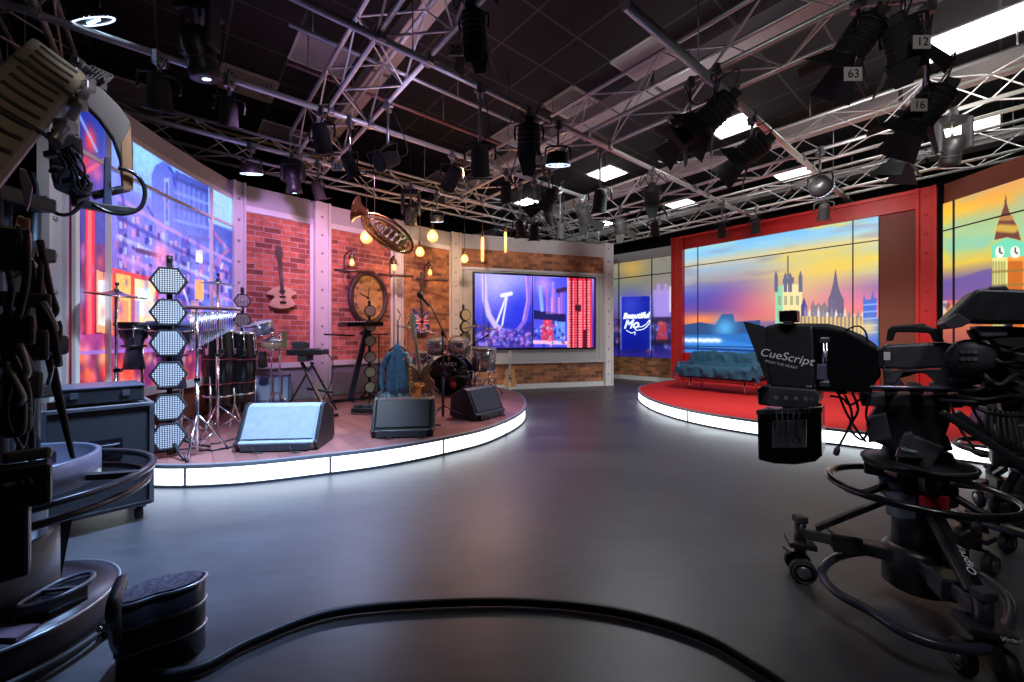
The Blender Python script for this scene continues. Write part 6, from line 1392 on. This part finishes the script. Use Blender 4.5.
MB().plate([D(x, y, 2.2) for x, y in ((70, 196), (104, 205), (135, 208), (134, 214), (104, 212), (72, 206))], NV*.06).build('cradle_bar', black, jib, w=True, bevel=.006)
MB().tube([D(x, y, 2.15) for x, y in ((118, 168), (132, 172), (142, 182), (145, 195), (140, 208), (125, 214), (108, 212), (92, 204))], .011, 8).build('guard_hoop', gloss, jib, w=True)
MB().tube([D(x, y, 2.1) for x, y in ((44, 196), (48, 206), (58, 214), (70, 214), (80, 206), (84, 198))], .009, 8).build('cable_loop', rubber, jib, w=True)
MB().tube([D(x, y, 2.1) for x, y in ((32, 172), (37, 190), (36, 212), (30, 232), (24, 240))], .008, 8).build('cable_loop', mat('grey_lead', (.2, .2, .2), .5), jib, w=True)
for k in range(5): MB().tube([D(80+k*4, 80, 2.3), D(92+k*4, 66+k*2, 2.3), D(104+k*2, 78, 2.3), D(106-k*3, 92, 2.3)], .006, 6).build('cable_loop', rubber, jib, w=True)
for k in range(8): MB().box(D(78+(k % 3)*5, 62+k*4, 2.3), (.05, .05, .035), Matrix.Rotation(k*.5, 3, 'Y')).build('arm_tip_fitting', steel if k % 2 else black, jib, w=True, bevel=.005)
rc_ = thing('crane_camera', 'small remote camera hanging from the crane head in front of the street picture', 'camera', D(68, 168, 2.15))
for nm, pts, d, th in (('body', ((48, 131), (66, 130), (82, 138), (84, 160), (66, 166), (49, 163)), 2.15, .22), ('lower_body', ((50, 166), (75, 168), (92, 182), (90, 192), (72, 190), (54, 182)), 2.12, .16), ('lens', ((72, 172), (94, 182), (90, 196), (78, 200), (68, 188)), 2.05, .12), ('handle', ((52, 126), (78, 132), (80, 137), (50, 131)), 2.15, .05)):
    pr(nm, pts, d, th, black if nm != 'lower_body' else mat('blue_grey_camera', (.06, .075, .11), .35), rc_, .01)
r = random.Random(6)
for k in range(12): MB().box(D(r.uniform(52, 84), r.uniform(136, 190), 2.02), (r.uniform(.03, .07), .03, r.uniform(.015, .04)), Matrix.Rotation(r.uniform(-.5, .5), 3, 'Y')).build('module', r.choice([dgrey, matt, steel, mgrey]), rc_, w=True, bevel=.004)
for k in range(7): x = r.uniform(55, 80); y = r.uniform(140, 170); MB().tube([D(x, y, 2.0), D(x+r.uniform(-8, 12), y+14, 1.98), D(x+r.uniform(0, 18), y+30, 2.0), D(r.uniform(80, 96), 195, 2.05)], .005, 6).build('cable', rubber, rc_, w=True)
# mast
def kx(x, y, z): return V((x, y, z))
for dx_, dy_, r_ in ((-.10, -.1, .035), (.06, -.02, .03), (-.02, .12, .03), (.16, -.10, .022)): MB().cyl(K0+V((dx_, dy_, .30)), K0+V((dx_*.8, dy_, 1.55)), r_, n=12).build('mast_post', black if r_ > .025 else dgrey, jib, w=True)
for z in (.62, .86, 1.10, 1.34, 1.52): MB().box(K0+V((.0, .0, z)), (.20, .22, .05)).build('mast_plate', pedm, jib, w=True, bevel=.008)
MB().box(K0+V((.0, .0, 1.22)), (.16, .18, .34)).build('pivot_block', black, jib, w=True, bevel=.02)
for px, py, d, s_, m in ((28, 345, 1.20, (.10, .10, .11), dgrey), (8, 330, 1.15, (.12, .1, .10), black), (26, 300, 1.2, (.12, .1, .05), dgrey), (20, 395, 1.16, (.07, .08, .16), black), (31, 385, 1.12, (.055, .05, .09), mgrey), (28, 455, 1.05, (.10, .03, .035), mat('olive_case', (.16, .15, .11), .5)), (22, 485, 1.02, (.12, .10, .12), black), (12, 540, 1.0, (.07, .10, .20), black), (10, 250, 1.25, (.10, .1, .16), black), (24, 232, 1.25, (.03, .03, .11), mat('rusty_red_case', (.2, .07, .05), .5)), (8, 420, 1.1, (.10, .1, .08), matt)):
    MB().box(D(px, py, d), [k*.8 for k in s_], RZ).build('control_box', m, jib, w=True, bevel=.008)
text('box_lettering', '48V  1  2', .012, whiteink, jib, D(18, 483, .955), TX, (0, 0, 1), .0005, True)
for k in range(26):
    x0, y0 = r.uniform(-5, 44), r.uniform(215, 420); x1, y1 = x0+r.uniform(-25, 22), y0+r.uniform(15, 80); d = r.uniform(1.08, 1.3)
    MB().tube([D(x0, y0, d), D((x0+x1)/2+r.uniform(-14, 12), (y0+y1)/2+r.uniform(-6, 16), d-.04), D(x1, y1, d)], r.uniform(.004, .009), 6).build('mast_cable', rubber if k % 5 else mat('pale_lead', (.4, .38, .35), .5), jib, w=True)
for k, pts in enumerate((((40, 240), (50, 290), (56, 310), (50, 318)), ((30, 260), (46, 330), (58, 322), (57, 345), (44, 352)), ((10, 340), (2, 352), (14, 360), (26, 352)), ((22, 418), (32, 432), (24, 448), (40, 452)))): MB().tube([D(x, y, 1.22) for x, y in pts], .008, 8).build('mast_cable', rubber if k != 2 else mat('pale_lead', (.4, .38, .35), .5), jib, w=True)
MB().plate([D(x, y, 1.30) for x, y in ((36, 250), (44, 268), (48, 320), (60, 380), (76, 458), (70, 458), (52, 390), (38, 330), (32, 280))], NV*.04).build('leaning_strut', black, jib, w=True, bevel=.008)
MB().box(D(52, 345, 1.25), (.05, .06, .06)).build('strut_joint', gloss, jib, w=True, bevel=.01); MB().bar(D(66, 515, 1.5), D(54, 578, 1.5), .035, .035).build('lower_strut', black, jib, w=True)
MB().cyl(D(56, 352, 1.2), D(48, 385, 1.2), .005).build('control_rod', steel, jib, w=True)
MB().lathe([(.245, .53), (.26, .54), (.26, .63), (.25, .635), (.24, .63), (.24, .54)], (0, 0, 0), n=44).build('guard_band', mat('blue_grey_band', (.20, .20, .27), .35, .3), jib)
for z, R_ in ((.555, .405), (.50, .39)): MB().ring((0, 0, z), (0, 0, 1), R_, .014, 56, 8).build('steering_ring', mat('ring_tube', (.05, .045, .055), .25, .4), jib)
for k in range(4): a = k*math.pi/2+.3; MB().bar((.1*math.cos(a), .1*math.sin(a), .56), (.40*math.cos(a), .40*math.sin(a), .555), .03, .02).build('ring_spoke', dgrey, jib)
MB().lathe([(.155, .14), (.155, .37), (.14, .38), (.08, .385)], n=36).build('base_tub', mat('grey_tub', (.17, .17, .20), .45, noise=.2), jib)
MB().lathe([(.06, .38), (.06, .62), (.04, .64)], (.1, 0, 0), n=16).build('inner_post', steel, jib)
MB().lathe([(.25, .03), (.305, .035), (.31, .05), (.31, .12), (.30, .14), (.15, .145)], n=48).build('base_plate', mat('dark_plum_base', (.03, .022, .028), .35), jib)
MB().ring((0, 0, .135), (0, 0, 1), .308, .006, 56, 6).build('base_rim', mat('worn_silver_edge', (.4, .4, .44), .3, .8), jib); MB().ring((0, 0, .04), (0, 0, 1), .33, .012, 56, 8).build('base_skirt', rubber, jib)
b = MB().tube([V((.17, .07, .20)), V((.22, .11, .20)), V((.27, .05, .20)), V((.25, -.05, .20)), V((.18, -.08, .20)), V((.165, -.0, .20))], .008, 6, True); b.build('cup_holder_rim', camblk, jib)
MB().plate([V((.17, .07, .165)), V((.22, .11, .165)), V((.27, .05, .165)), V((.25, -.05, .165)), V((.18, -.08, .165)), V((.165, -.0, .165))], (0, 0, .05)).build('cup_holder', gloss, jib)
MB().bar((.17, .0, .20), (.26, .02, .20), .008, .01).build('cup_divider', camblk, jib)
MB().box((.20, -.12, .15), (.13, .06, .012)).build('plum_step', mat('plum_step_paint', (.13, .08, .11), .5), jib)
for k in range(4):
    a = k*math.pi/2+.5; MB().lathe([(.02, -.015), (.03, -.015), (.03, .015), (.02, .015)], (.30*math.cos(a), .30*math.sin(a), .03), (math.sin(a), -math.cos(a), 0), 14).build('wheel', rubber, jib)
